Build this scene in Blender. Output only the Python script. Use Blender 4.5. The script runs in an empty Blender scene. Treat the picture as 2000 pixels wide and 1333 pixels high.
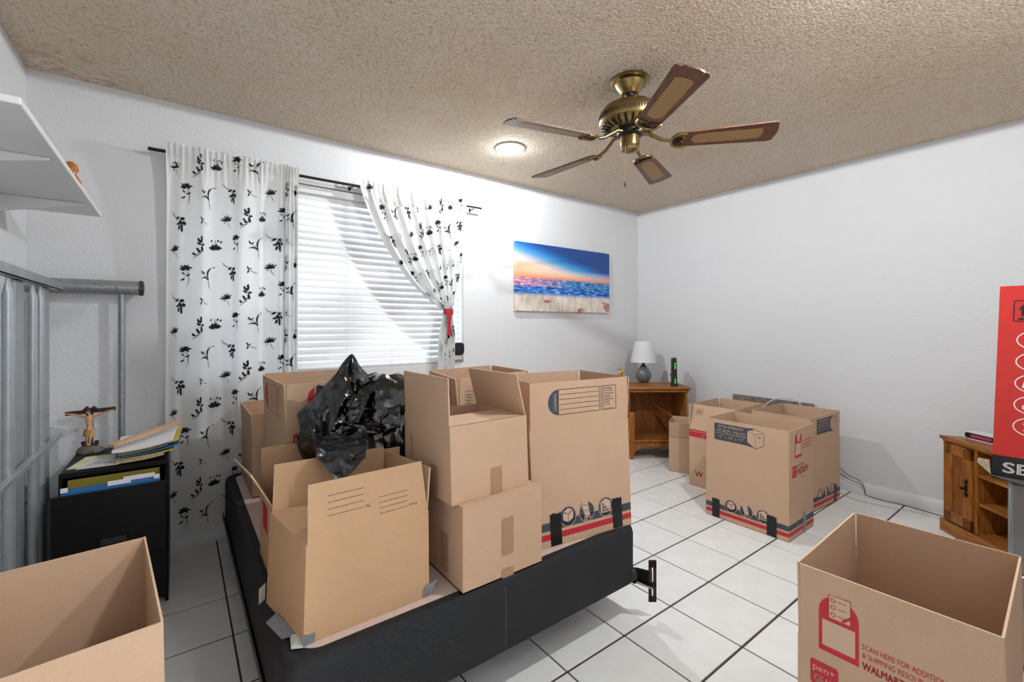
import bpy, math, random
import numpy as np
from mathutils import Vector, Matrix

# ------------------------------------------------------------------ camera, world, exposure
SC = bpy.context.scene
COL = SC.collection
CAM_H, YAW, FPX, HOR = 1.2233, math.radians(36.72), 873.0, 636.0
cd = bpy.data.cameras.new('camera'); cam = bpy.data.objects.new('camera', cd); COL.objects.link(cam)
cam.location = (0, 0, CAM_H); cam.rotation_euler = (math.pi / 2, 0, -YAW)
cd.sensor_width = 36; cd.lens = FPX / 2000 * 36; cd.shift_y = -(666.5 - HOR) / 2000; cd.clip_start = .02
SC.camera = cam
W = bpy.data.worlds.new('daylight'); SC.world = W; W.use_nodes = True
W.node_tree.nodes['Background'].inputs[0].default_value = (.72, .84, 1, 1)
W.node_tree.nodes['Background'].inputs[1].default_value = 3.0
W.cycles.sampling_method = 'NONE'
SC.view_settings.view_transform = 'Standard'; SC.view_settings.look = 'None'
SC.view_settings.exposure = 0.74; SC.view_settings.gamma = 1; SC.view_settings.use_curve_mapping = False
SC.cycles.use_denoising = True; SC.cycles.use_light_tree = True
SC.cycles.max_bounces = 5; SC.cycles.diffuse_bounces = 4; SC.cycles.glossy_bounces = 2; SC.cycles.transmission_bounces = 3; SC.cycles.transparent_max_bounces = 4
SC.cycles.sample_clamp_indirect = 3.0; SC.cycles.caustics_reflective = False; SC.cycles.caustics_refractive = False
SC.cycles.use_adaptive_sampling = True; SC.cycles.adaptive_threshold = .05; SC.cycles.adaptive_min_samples = 16
LAMP_W, GLOW_W = (29.0, 48.0), 2.0
HALL_FILL_W = 62.0
LAMPS = [(1.82, 2.46), (1.80, .40)]
XL, XR, YN, YS, ZC = -.577, 3.979, 3.06, -.20, 2.44

# ------------------------------------------------------------------ materials
MATS = {}
def lin(h):
    h = h.lstrip('#'); c = [int(h[i:i + 2], 16) / 255 for i in (0, 2, 4)]
    return tuple(x / 12.92 if x < .04045 else ((x + .055) / 1.055) ** 2.4 for x in c) + (1,)
class NT:
    def __init__(s, name):
        s.m = bpy.data.materials.new(name); s.m.use_nodes = True; s.t = s.m.node_tree
        s.b = s.t.nodes['Principled BSDF']; s.out = s.t.nodes['Material Output']; MATS[name] = s.m
    def n(s, typ, **kw):
        nd = s.t.nodes.new(typ)
        for k, v in kw.items():
            if k.startswith('_'): setattr(nd, k[1:], v)
            else: nd.inputs[k.replace('__', ' ')].default_value = v
        return nd
    def l(s, a, b): s.t.links.new(a, b)
    def ramp(s, fac, stops, interp='LINEAR'):
        r = s.n('ShaderNodeValToRGB'); e = r.color_ramp.elements; r.color_ramp.interpolation = interp
        while len(e) < len(stops): e.new(.5)
        for i, (p, c) in enumerate(stops): e[i].position = p; e[i].color = c if len(c) == 4 else (*c, 1)
        s.l(fac, r.inputs[0]); return r.outputs[0]
    def coord(s, scale=(1, 1, 1), kind='Object'):
        c = s.n('ShaderNodeTexCoord'); m = s.n('ShaderNodeMapping'); m.inputs['Scale'].default_value = scale
        s.l(c.outputs[kind], m.inputs[0]); return m.outputs[0]
    def noise(s, vec, scale, detail=3, rough=.55):
        x = s.n('ShaderNodeTexNoise', Scale=scale, Detail=detail, Roughness=rough)
        if vec: s.l(vec, x.inputs['Vector'])
        return x.outputs[0]
    def bump(s, h, strength, dist):
        b = s.n('ShaderNodeBump', Strength=strength, Distance=dist); s.l(h, b.inputs['Height']); s.l(b.outputs[0], s.b.inputs['Normal']); return b
def mat(name, col, rough=.5, metal=0, var=0, vscale=40, stretch=(1, 1, 1), bump=0, bscale=200, bdist=.002, spec=.5, **kw):
    if name in MATS: return MATS[name]
    t = NT(name); c = lin(col) if isinstance(col, str) else col
    t.b.inputs['Base Color'].default_value = c; t.b.inputs['Roughness'].default_value = rough
    t.b.inputs['Metallic'].default_value = metal; t.b.inputs['Specular IOR Level'].default_value = spec
    v = t.coord(stretch)
    if var:
        f = t.noise(v, vscale)
        t.l(t.ramp(f, [(.3, tuple(x * (1 - var) for x in c[:3])), (.7, tuple(min(1, x * (1 + var)) for x in c[:3]))]), t.b.inputs['Base Color'])
    if bump: t.bump(t.noise(v, bscale), bump, bdist)
    for k, x in kw.items(): t.b.inputs[k.replace('_', ' ')].default_value = x
    return t.m

def m_wall():
    t = NT('wall paint'); t.b.inputs['Base Color'].default_value = (.74, .74, .745, 1); t.b.inputs['Roughness'].default_value = .55
    v = t.coord(); f = t.noise(v, 60, 4); g = t.noise(v, 160, 2)
    a = t.n('ShaderNodeMath', _operation='ADD'); t.l(f, a.inputs[0]); t.l(g, a.inputs[1]); t.bump(a.outputs[0], .35, .006); return t.m
def m_ceiling():
    t = NT('popcorn ceiling'); v = t.coord(); t.b.inputs['Roughness'].default_value = .85
    vo = t.n('ShaderNodeTexVoronoi', Scale=85.0, _feature='F1'); t.l(v, vo.inputs['Vector'])
    f = t.noise(v, 110, 4, .7); big = t.noise(v, 1.3, 3)
    inv = t.n('ShaderNodeMath', _operation='SUBTRACT'); inv.inputs[0].default_value = 1; t.l(vo.outputs['Distance'], inv.inputs[1])
    h = t.n('ShaderNodeMath', _operation='MULTIPLY'); t.l(inv.outputs[0], h.inputs[0]); t.l(f, h.inputs[1])
    t.bump(h.outputs[0], 1.0, .024)
    c1 = t.ramp(f, [(.34, lin('#c2a180')), (.46, lin('#f8e5cd')), (.72, lin('#fdf4e6'))])
    st = t.ramp(big, [(.35, (1, 1, 1)), (.72, (.93, .87, .79))])
    mx = t.n('ShaderNodeMix', _data_type='RGBA', _blend_type='MULTIPLY'); mx.inputs[0].default_value = 1
    t.l(c1, mx.inputs[6]); t.l(st, mx.inputs[7]); last = mx.outputs[2]
    for (cx, cy, r, sc, lo, hi, col) in ((2.93, .83, .26, (30, 5, 1), .52, .64, '#d9a878'), (1.72, 1.62, .26, (60, 60, 1), .50, .62, '#a98a72'), (-.40, 2.98, .35, (25, 25, 1), .50, .60, '#c99a6c')):   # water stain, soot by the fan, corner stain
        d = t.n('ShaderNodeVectorMath', _operation='DISTANCE'); t.l(v, d.inputs[0]); d.inputs[1].default_value = (cx, cy, ZC)
        m1 = t.ramp(d.outputs['Value'], [(r * .2, (1, 1, 1)), (r, (0, 0, 0))]); m2 = t.ramp(t.noise(t.coord(sc), 1, 4, .6), [(lo, (0, 0, 0)), (hi, (1, 1, 1))])
        mm = t.n('ShaderNodeMath', _operation='MULTIPLY'); t.l(m1, mm.inputs[0]); t.l(m2, mm.inputs[1]); m3 = t.n('ShaderNodeMath', _operation='MULTIPLY'); t.l(mm.outputs[0], m3.inputs[0]); m3.inputs[1].default_value = .6
        x = t.n('ShaderNodeMix', _data_type='RGBA'); t.l(m3.outputs[0], x.inputs[0]); t.l(last, x.inputs[6]); x.inputs[7].default_value = lin(col); last = x.outputs[2]
    t.l(last, t.b.inputs['Base Color']); return t.m
def m_card(name, col, dark=.86):
    t = NT(name); v = t.coord(); c = lin(col)[:3]
    f = t.noise(v, 900, 2); g = t.noise(v, 6, 3)
    a = t.ramp(f, [(.32, tuple(x * dark for x in c)), (.62, tuple(x * 1.07 for x in c))])
    b = t.ramp(g, [(.3, (.95, .94, .93)), (.7, (1, 1, 1))])
    mx = t.n('ShaderNodeMix', _data_type='RGBA', _blend_type='MULTIPLY'); mx.inputs[0].default_value = 1
    t.l(a, mx.inputs[6]); t.l(b, mx.inputs[7]); t.l(mx.outputs[2], t.b.inputs['Base Color'])
    t.b.inputs['Roughness'].default_value = .78; t.b.inputs['Specular IOR Level'].default_value = .25
    t.bump(f, .12, .001); return t.m
def m_wood(name, c1, c2, scale=(2, 26, 26), rough=.42, grain=5):
    t = NT(name); v = t.coord(scale); f = t.noise(v, grain, 5, .6)
    w = t.n('ShaderNodeTexWave', Scale=1.6, Distortion=7.0, Detail=3.0, _bands_direction='Y'); t.l(v, w.inputs['Vector'])
    m = t.n('ShaderNodeMix', _data_type='RGBA', _blend_type='MULTIPLY'); m.inputs[0].default_value = .5
    t.l(t.ramp(f, [(.32, lin(c1)), (.66, lin(c2))]), m.inputs[6]); t.l(t.ramp(w.outputs[0], [(0, (.55, .45, .4)), (.5, (1, 1, 1))]), m.inputs[7])
    t.l(m.outputs[2], t.b.inputs['Base Color']); t.b.inputs['Roughness'].default_value = rough; t.bump(f, .15, .001); return t.m
def m_tile():
    t = NT('white floor tile'); oi = t.n('ShaderNodeObjectInfo'); v = t.coord(kind='Object'); f = t.noise(v, 9, 4)
    a = t.ramp(f, [(.25, lin('#eae8e4')), (.7, lin('#f4f3f0'))]); b = t.ramp(oi.outputs['Random'], [(0, (.95, .95, .945)), (1, (1, 1, 1))])
    m = t.n('ShaderNodeMix', _data_type='RGBA', _blend_type='MULTIPLY'); m.inputs[0].default_value = 1
    t.l(a, m.inputs[6]); t.l(b, m.inputs[7]); t.l(m.outputs[2], t.b.inputs['Base Color'])
    t.b.inputs['Roughness'].default_value = .34; t.b.inputs['Specular IOR Level'].default_value = .4; t.bump(t.noise(v, 25, 2), .05, .002); return t.m
def m_emit(name, col, s):
    t = NT(name); e = t.n('ShaderNodeEmission', Color=col, Strength=s); t.l(e.outputs[0], t.out.inputs[0]); return t.m
def m_cloth(name, col, trans=.35):
    t = NT(name); t.b.inputs['Base Color'].default_value = lin(col); t.b.inputs['Roughness'].default_value = .8
    v = t.coord((6, 6, 260)); t.bump(t.noise(v, 3, 2), .12, .001)
    tr = t.n('ShaderNodeBsdfTranslucent', Color=lin(col)); mx = t.n('ShaderNodeMixShader'); mx.inputs[0].default_value = trans
    t.l(t.b.outputs[0], mx.inputs[1]); t.l(tr.outputs[0], mx.inputs[2]); t.l(mx.outputs[0], t.out.inputs[0]); return t.m
def m_cover():
    t = NT('black woven cover'); v = t.coord((150, 150, 150)); w = t.n('ShaderNodeTexWave', Scale=1.0, Distortion=1.5, _bands_direction='DIAGONAL'); t.l(v, w.inputs['Vector'])
    t.l(t.ramp(w.outputs[0], [(.2, lin('#0d0e11')), (.9, lin('#24262b'))]), t.b.inputs['Base Color'])
    t.b.inputs['Roughness'].default_value = .75; t.bump(w.outputs[0], .5, .002); return t.m
def m_cane():
    t = NT('woven cane'); c = t.n('ShaderNodeTexCoord'); vo = t.n('ShaderNodeTexVoronoi', Scale=105.0, Randomness=.0, _feature='F1', _voronoi_dimensions='2D'); t.l(c.outputs['Object'], vo.inputs['Vector'])
    t.l(t.ramp(vo.outputs['Distance'], [(.30, lin('#37281a')), (.40, lin('#c49c5e'))]), t.b.inputs['Base Color'])
    t.b.inputs['Roughness'].default_value = .5; t.bump(vo.outputs['Distance'], .4, .002); return t.m
def m_sea():
    t = NT('beach sunset print'); c = t.n('ShaderNodeTexCoord'); sx = t.n('ShaderNodeSeparateXYZ'); t.l(c.outputs['Object'], sx.inputs[0])
    X, Z = sx.outputs[0], sx.outputs[2]
    def mr(v, a, b, c_=0, d=1):
        n = t.n('ShaderNodeMapRange'); n.inputs[1].default_value = a; n.inputs[2].default_value = b; n.inputs[3].default_value = c_; n.inputs[4].default_value = d; t.l(v, n.inputs[0]); return n.outputs[0]
    def ma(op, a, b):
        n = t.n('ShaderNodeMath', _operation=op)
        for i, q in enumerate((a, b)):
            if isinstance(q, (int, float)): n.inputs[i].default_value = q
            else: t.l(q, n.inputs[i])
        return n.outputs[0]
    def mix(f, a, b):
        n = t.n('ShaderNodeMix', _data_type='RGBA')
        t.l(f, n.inputs[0]) if not isinstance(f, (int, float)) else None
        for i, q in ((6, a), (7, b)):
            if isinstance(q, tuple): n.inputs[i].default_value = q
            else: t.l(q, n.inputs[i])
        return n.outputs[2]
    u = mr(X, -.59, .59); v = mr(Z, -.295, .295)
    vec = t.coord((5, 1, 22)); nz = t.noise(vec, 2.4, 5); vec2 = t.coord((11, 1, 60)); nz2 = t.noise(vec2, 1.5, 4)
    d = ma('ADD', v, ma('MULTIPLY', ma('SUBTRACT', u, .2), .42))              # the sky darkens to the upper right
    sky = t.ramp(d, [(.50, lin('#f7a65e')), (.58, lin('#f8cfa8')), (.70, lin('#f5ddd0')), (.82, lin('#57a9dd')), (.92, lin('#1d6fc0')), (1.0, lin('#1f4a8f'))])
    glow = t.ramp(v, [(.46, lin('#e8766a')), (.52, lin('#f3a57c')), (.60, lin('#f8d9bc'))])
    sky = mix(t.ramp(v, [(.50, (0, 0, 0)), (.66, (1, 1, 1))]), glow, sky)
    sea = mix(t.ramp(ma('ADD', u, ma('MULTIPLY', nz2, .6)), [(.35, (0, 0, 0)), (.85, (1, 1, 1))]), t.ramp(nz2, [(.35, lin('#7a3a78')), (.5, lin('#d58aa8')), (.62, lin('#f4c8c8'))]), t.ramp(nz2, [(.35, lin('#123f86')), (.52, lin('#2f86c8')), (.66, lin('#9fd2ee'))]))
    wave = t.ramp(nz, [(.35, lin('#123a8c')), (.5, lin('#1f66c4')), (.62, lin('#6fb2ea')), (.72, lin('#eaf4fb'))])
    sand = t.ramp(t.noise(t.coord((14, 1, 5)), 1.6, 4), [(.3, lin('#bfb0b0')), (.5, lin('#e2d3c4')), (.7, lin('#f3e6d6'))])
    r = t.n('ShaderNodeTexVoronoi', Scale=1.0); t.l(t.coord((6.5, 1, 9)), r.inputs['Vector'])
    rock = mix(t.ramp(r.outputs['Distance'], [(.36, (1, 1, 1)), (.42, (0, 0, 0))]), sand, t.ramp(t.noise(t.coord((40, 1, 40)), 1.5, 3), [(.35, lin('#4a2b26')), (.5, lin('#b9785c')), (.66, lin('#e6d2c4'))]))
    edge = ma('ADD', v, ma('MULTIPLY', ma('SUBTRACT', nz, .5), .12))
    low = mix(t.ramp(edge, [(.15, (0, 0, 0)), (.18, (1, 1, 1))]), rock, sand)
    low = mix(t.ramp(edge, [(.22, (0, 0, 0)), (.27, (1, 1, 1))]), low, wave)
    low = mix(t.ramp(edge, [(.35, (0, 0, 0)), (.38, (1, 1, 1))]), low, sea)
    full = mix(t.ramp(v, [(.488, (0, 0, 0)), (.492, (1, 1, 1))]), low, sky)
    t.l(full, t.b.inputs['Base Color']); t.b.inputs['Roughness'].default_value = .55; t.bump(t.noise(t.coord((900, 900, 900)), 1, 1), .1, .001); return t.m

def m_pane():
    t = NT('window glass'); t.b.inputs['Base Color'].default_value = (.02, .02, .02, 1); t.b.inputs['Roughness'].default_value = .03
    tr = t.n('ShaderNodeBsdfTransparent'); mx = t.n('ShaderNodeMixShader'); mx.inputs[0].default_value = .08
    t.l(tr.outputs[0], mx.inputs[1]); t.l(t.b.outputs[0], mx.inputs[2]); t.l(mx.outputs[0], t.out.inputs[0]); return t.m
M_WALL, M_CEIL, M_TILE = m_wall(), m_ceiling(), m_tile()
M_GROUT = mat('brown grout', '#4b3b33', .9, var=.25, vscale=30)
M_TRIM = mat('white trim paint', '#dedede', .45, bump=.15, bscale=40)
M_CARD = m_card('kraft cardboard', '#cba98c'); M_CARDIN = m_card('kraft cardboard of mailing box', '#c6a07b')
M_EDGE = mat('corrugated edge', '#d0b292', .8, var=.25, vscale=500)
M_RED = mat('red box ink', '#c02433', .6); M_NAVY = mat('charcoal box ink', '#3f4650', .6); M_WHITEINK = mat('bare kraft showing through', '#cdb096', .75)
M_BLACKTAPE = mat('black tape', '#0e0f10', .35, bump=.2, bscale=300); M_GREYTAPE = mat('grey duct tape', '#7d7f83', .38, var=.12, vscale=60)
M_CLEAR = mat('brown packing tape', '#ab8567', .35); M_PALETAPE = mat('pale tape back', '#c2c9bf', .4)
M_BLACKINK = mat('black print ink', '#2b2a2b', .7)
M_COVER = m_cover(); M_TICK = mat('pale ticking fabric', '#d0b8ab', .85, var=.05, vscale=60, bump=.3, bscale=300)
M_STEELBLK = mat('black steel', '#141313', .35, .8); M_BRONZE = mat('dark bronze steel', '#3d3230', .4, .8)
M_BAG = mat('black plastic film', '#08090a', .17, bump=.3, bscale=28, bdist=.012, stretch=(1, 1, .45), spec=.7)
M_BAGTHIN = mat('thin black plastic film', '#202124', .27, bump=.35, bscale=38, bdist=.008, stretch=(1, 1, .5), spec=.6)
M_WHITE = mat('white gloss', '#e6e6e4', .35); M_SLAT = mat('white blind slat', '#eeeeee', .35, Transmission_Weight=0.0)
M_CURTL = m_cloth('sheer white curtain cloth', '#f6f5f2', .34); M_CURTR = m_cloth('white curtain cloth', '#f2f1ee', .25)
M_MOTIF = mat('black floral print', '#14171b', .85); M_REDRIB = mat('red ribbon', '#b3202c', .5, bump=.3, bscale=200)
M_ROD = mat('black rod', '#131313', .4, .3)
M_SILVER = mat('silver painted steel', '#a4a9ac', .34, .4, var=.08, vscale=20); M_RUST = mat('rusty end cap', '#4b3a33', .7, .2, var=.4, vscale=90)
def m_rusty():
    t = NT('silver steel with rust specks'); v = t.coord(); t.b.inputs['Roughness'].default_value = .4; t.b.inputs['Metallic'].default_value = .45
    t.l(t.ramp(t.noise(v, 120, 4, .7), [(.60, lin('#9a9ea0')), (.63, lin('#4a332b'))]), t.b.inputs['Base Color']); return t.m
M_RUSTY = m_rusty()
M_OAK = m_wood('honey oak', '#7a4317', '#b9782f', (26, 26, 2)); M_OAKX = m_wood('honey oak across', '#7a4317', '#b87a33', (2, 26, 26))
M_OAKDK = m_wood('brown oak', '#6b3a16', '#a2632a', (26, 26, 2)); M_BLADE = m_wood('dark fan blade wood', '#4a2a1e', '#7d4f37', (3, 40, 40), .38)
M_OLD = m_wood('weathered grey board', '#5d5149', '#9b9088', (30, 3, 30), .8)
M_CANE = m_cane(); M_BRASS = mat('antique brass', '#8d774d', .28, .95, var=.18, vscale=25); M_BRASSDK = mat('dark brass shadow', '#1c150c', .6, .4)
M_SEA = m_sea(); M_CANVAS = mat('canvas edge', '#c9cfdd', .7)
M_BLACKCAB = mat('black cabinet enamel', '#060607', .5, bump=.1, bscale=120, spec=.3); M_GREYCAB = mat('grey steel cabinet', '#8b8f92', .3, .45)
M_PAPER = mat('white paper', '#e9e8ea', .7); M_PAPERY = mat('pale yellow paper', '#dfe2b8', .7); M_YEL = mat('yellow folder card', '#d8b43a', .6)
M_OLIVE = mat('olive hanging folder', '#8a7a1e', .6); M_BLUE = mat('blue folder', '#1b6fa8', .45); M_MAG = mat('magenta folder', '#b4468c', .5)
M_FILM = mat('clear plastic sleeve', '#9a968e', .15, Alpha=.55); M_LATH = m_wood('pale pine', '#c49a70', '#dcb88e', (2, 30, 30), .6)
M_NEWS = mat('newsprint', '#b9a890', .8, var=.25, vscale=80)
M_SKIN = mat('painted skin', '#cf9f72', .45, var=.1, vscale=90); M_STONE = mat('painted rock base', '#6f695c', .7, var=.35, vscale=120, bump=.5, bscale=120, bdist=.004)
M_CROSS = mat('dark cross wood', '#3a2c24', .6, var=.25, vscale=100); M_LOIN = mat('tan cloth paint', '#c19a62', .5, var=.15, vscale=120); M_HAIR = mat('brown hair paint', '#3b2416', .5)
M_GOLD = mat('gold paint', '#c7a25c', .35, .5, var=.2, vscale=150, bump=.5, bscale=180, bdist=.003)
M_CERAM = mat('grey glazed ceramic', '#6d7276', .12, var=.15, vscale=14); M_SHADE = m_cloth('white lamp shade fabric', '#f2f1f0', .2)
M_BLKPL = mat('black plastic', '#131314', .4); M_LED = m_emit('green status light', (.05, 1, .1, 1), 1.6)
M_REDCARD = mat('red printed carton', '#c5281f', .4, var=.05, vscale=30); M_BLKCARD = mat('black printed carton', '#141416', .45); M_CARDW = mat('white carton ink', '#e9e2e0', .6)
M_GREEN = mat('green carton ink', '#5a8f3a', .6); M_AMBER = mat('amber carton ink', '#d3b13c', .6)
M_ORN = mat('amber glazed ornament', '#b5651d', .2, var=.4, vscale=60); M_IRON = mat('black iron pull', '#1a1817', .5, .5)
M_CLOCKW = mat('white plastic', '#dcdad8', .35); M_DISPLAY = mat('pink clock display', '#b0456a', .2)
M_CABLE = mat('grey cable', '#4a4744', .5); M_CABLEW = mat('cream cable', '#d8cfc2', .5)
M_GLASS = m_pane(); M_ALU = mat('window aluminium', '#b9bec2', .4, .5)
M_LED.cycles.emission_sampling = 'NONE'
M_PULL = mat('dark steel pull', '#35363b', .35, .3)
M_LENS = m_emit('lamp lens', (.95, .98, 1, 1), 2.5); M_LENS.cycles.emission_sampling = 'NONE'

# ------------------------------------------------------------------ mesh helpers
class MB:
    def __init__(s): s.v = []; s.f = []; s.mi = []
    def add(s, vs, fs, mi=0):
        o = len(s.v); s.v += [tuple(p) for p in vs]; s.f += [tuple(i + o for i in f) for f in fs]; s.mi += [mi] * len(fs); return s
    def box(s, a, b, mi=0, M=None):
        vs = [Vector((x, y, z)) for z in (a[2], b[2]) for y in (a[1], b[1]) for x in (a[0], b[0])]
        if M is not None: vs = [M @ v for v in vs]
        return s.add(vs, [(0, 2, 3, 1), (4, 5, 7, 6), (0, 1, 5, 4), (2, 6, 7, 3), (0, 4, 6, 2), (1, 3, 7, 5)], mi)
    def cbox(s, a, b, bev=.004, mi=0, M=None):                      # box with chamfered edges
        a = [min(p, q) for p, q in zip(a, b)] if False else list(a); b = list(b); bev = min(bev, *[(b[i] - a[i]) * .45 for i in range(3)])
        vs = []; idx = {}
        for cx in (0, 1):
            for cy in (0, 1):
                for cz in (0, 1):
                    for ax in range(3):
                        p = []
                        for i, c in enumerate((cx, cy, cz)):
                            e = (a[i], b[i])[c]
                            p.append(e if i == ax else e + (bev if c == 0 else -bev))
                        idx[cx, cy, cz, ax] = len(vs); vs.append(Vector(p))
        fs = []
        for ax in range(3):
            o = [i for i in range(3) if i != ax]
            for c in (0, 1):
                q = []
                for (p, r) in ((0, 0), (1, 0), (1, 1), (0, 1)):
                    k = [0, 0, 0]; k[ax] = c; k[o[0]] = p; k[o[1]] = r; q.append(idx[(*k, ax)])
                fs.append(tuple(q))
            for p in (0, 1):
                for r in (0, 1):
                    q = []
                    for c, face in ((0, o[0]), (0, o[1]), (1, o[1]), (1, o[0])):
                        k = [0, 0, 0]; k[ax] = c; k[o[0]] = p; k[o[1]] = r; q.append(idx[(*k, face)])
                    fs.append(tuple(q))
        for cx in (0, 1):
            for cy in (0, 1):
                for cz in (0, 1): fs.append(tuple(idx[cx, cy, cz, ax] for ax in range(3)))
        if M is not None: vs = [M @ v for v in vs]
        return s.add(vs, fs, mi)
    def lathe(s, prof, c=(0, 0, 0), n=32, mi=0, flute=None):
        vs = []; fs = []
        for r, z in prof:
            for k in range(n):
                a = 2 * math.pi * k / n; rr = r * (flute(a, z) if flute else 1)
                vs.append((c[0] + rr * math.cos(a), c[1] + rr * math.sin(a), c[2] + z))
        for i in range(len(prof) - 1):
            for k in range(n): fs.append((i * n + k, i * n + (k + 1) % n, (i + 1) * n + (k + 1) % n, (i + 1) * n + k))
        if prof[0][0] > 1e-6: fs.append(tuple(range(n - 1, -1, -1)))
        if prof[-1][0] > 1e-6: fs.append(tuple((len(prof) - 1) * n + k for k in range(n)))
        return s.add(vs, fs, mi)
    def tube(s, pts, r, n=10, mi=0, cap=True):
        pts = [Vector(p) for p in pts]; rs = r if isinstance(r, (list, tuple)) else [r] * len(pts); vs = []; fs = []; up = None
        for i, p in enumerate(pts):
            d = (pts[min(i + 1, len(pts) - 1)] - pts[max(i - 1, 0)]).normalized()
            if up is None: up = d.orthogonal().normalized()
            up = (up - d * up.dot(d)).normalized(); w = d.cross(up)
            for k in range(n):
                a = 2 * math.pi * k / n; vs.append(p + (up * math.cos(a) + w * math.sin(a)) * rs[i])
        for i in range(len(pts) - 1):
            for k in range(n): fs.append((i * n + k, i * n + (k + 1) % n, (i + 1) * n + (k + 1) % n, (i + 1) * n + k))
        if cap: fs += [tuple(range(n - 1, -1, -1)), tuple((len(pts) - 1) * n + k for k in range(n))]
        return s.add(vs, fs, mi)
    def prism(s, poly, z0, z1, mi=0, M=None):
        n = len(poly); vs = [Vector((x, y, z)) for z in (z0, z1) for x, y in poly]
        if M is not None: vs = [M @ v for v in vs]
        return s.add(vs, [tuple(range(n - 1, -1, -1)), tuple(range(n, 2 * n))] + [(i, (i + 1) % n, n + (i + 1) % n, n + i) for i in range(n)], mi)
    def slab(s, q, off, mi=0):                                       # quad extruded by a vector
        q = [Vector(p) for p in q]; vs = q + [p + off for p in q]
        return s.add(vs, [(0, 1, 2, 3), (7, 6, 5, 4)] + [(i, i + 4, (i + 1) % 4 + 4, (i + 1) % 4) for i in range(4)], mi)
    def grid(s, fn, nu, nv, mi=0, cu=False):
        vs = [fn(i / nu, j / nv) for j in range(nv + 1) for i in range(nu + 1)]
        return s.add(vs, [(j * (nu + 1) + i, j * (nu + 1) + i + 1, (j + 1) * (nu + 1) + i + 1, (j + 1) * (nu + 1) + i) for j in range(nv) for i in range(nu)], mi)
    def build(s, name, mats, parent=None, smooth=False, label=None, fixn=True):
        me = bpy.data.meshes.new(name); me.from_pydata(s.v, [], s.f)
        for m in (mats if isinstance(mats, (list, tuple)) else [mats]): me.materials.append(m)
        me.polygons.foreach_set('material_index', s.mi)
        if fixn:
            import bmesh
            b = bmesh.new(); b.from_mesh(me); bmesh.ops.recalc_face_normals(b, faces=b.faces); b.to_mesh(me); b.free()
        if smooth is True: me.polygons.foreach_set('use_smooth', [True] * len(me.polygons))
        elif smooth:
            me.polygons.foreach_set('use_smooth', [True] * len(me.polygons)); me.set_sharp_from_angle(angle=math.radians(smooth))
        me.update(); return link(name, me, parent, label)
def link(name, data, parent=None, label=None):
    o = bpy.data.objects.new(name, data); COL.objects.link(o)
    if parent is not None: o.parent = parent; o.matrix_parent_inverse = parent.matrix_basis.inverted() if parent.get('_w') else Matrix()
    if label: o['label'] = label
    return o
def tag(o, label, cat, group=None):
    o['label'] = label; o['category'] = cat
    if group: o['group'] = group
    return o
def thing(name, label, cat, loc=(0, 0, 0), rz=0, group=None, world=False):   # world=True: the parts are given in room coordinates
    o = bpy.data.objects.new(name, None); COL.objects.link(o); o.location = loc; o.rotation_euler = (0, 0, rz); o.empty_display_size = .1
    if world: o['_w'] = 1
    return tag(o, label, cat, group)
def struct(o): o['kind'] = 'structure'; return o
def Rz(a): return Matrix.Rotation(a, 4, 'Z')
def T(x, y, z): return Matrix.Translation((x, y, z))

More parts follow.
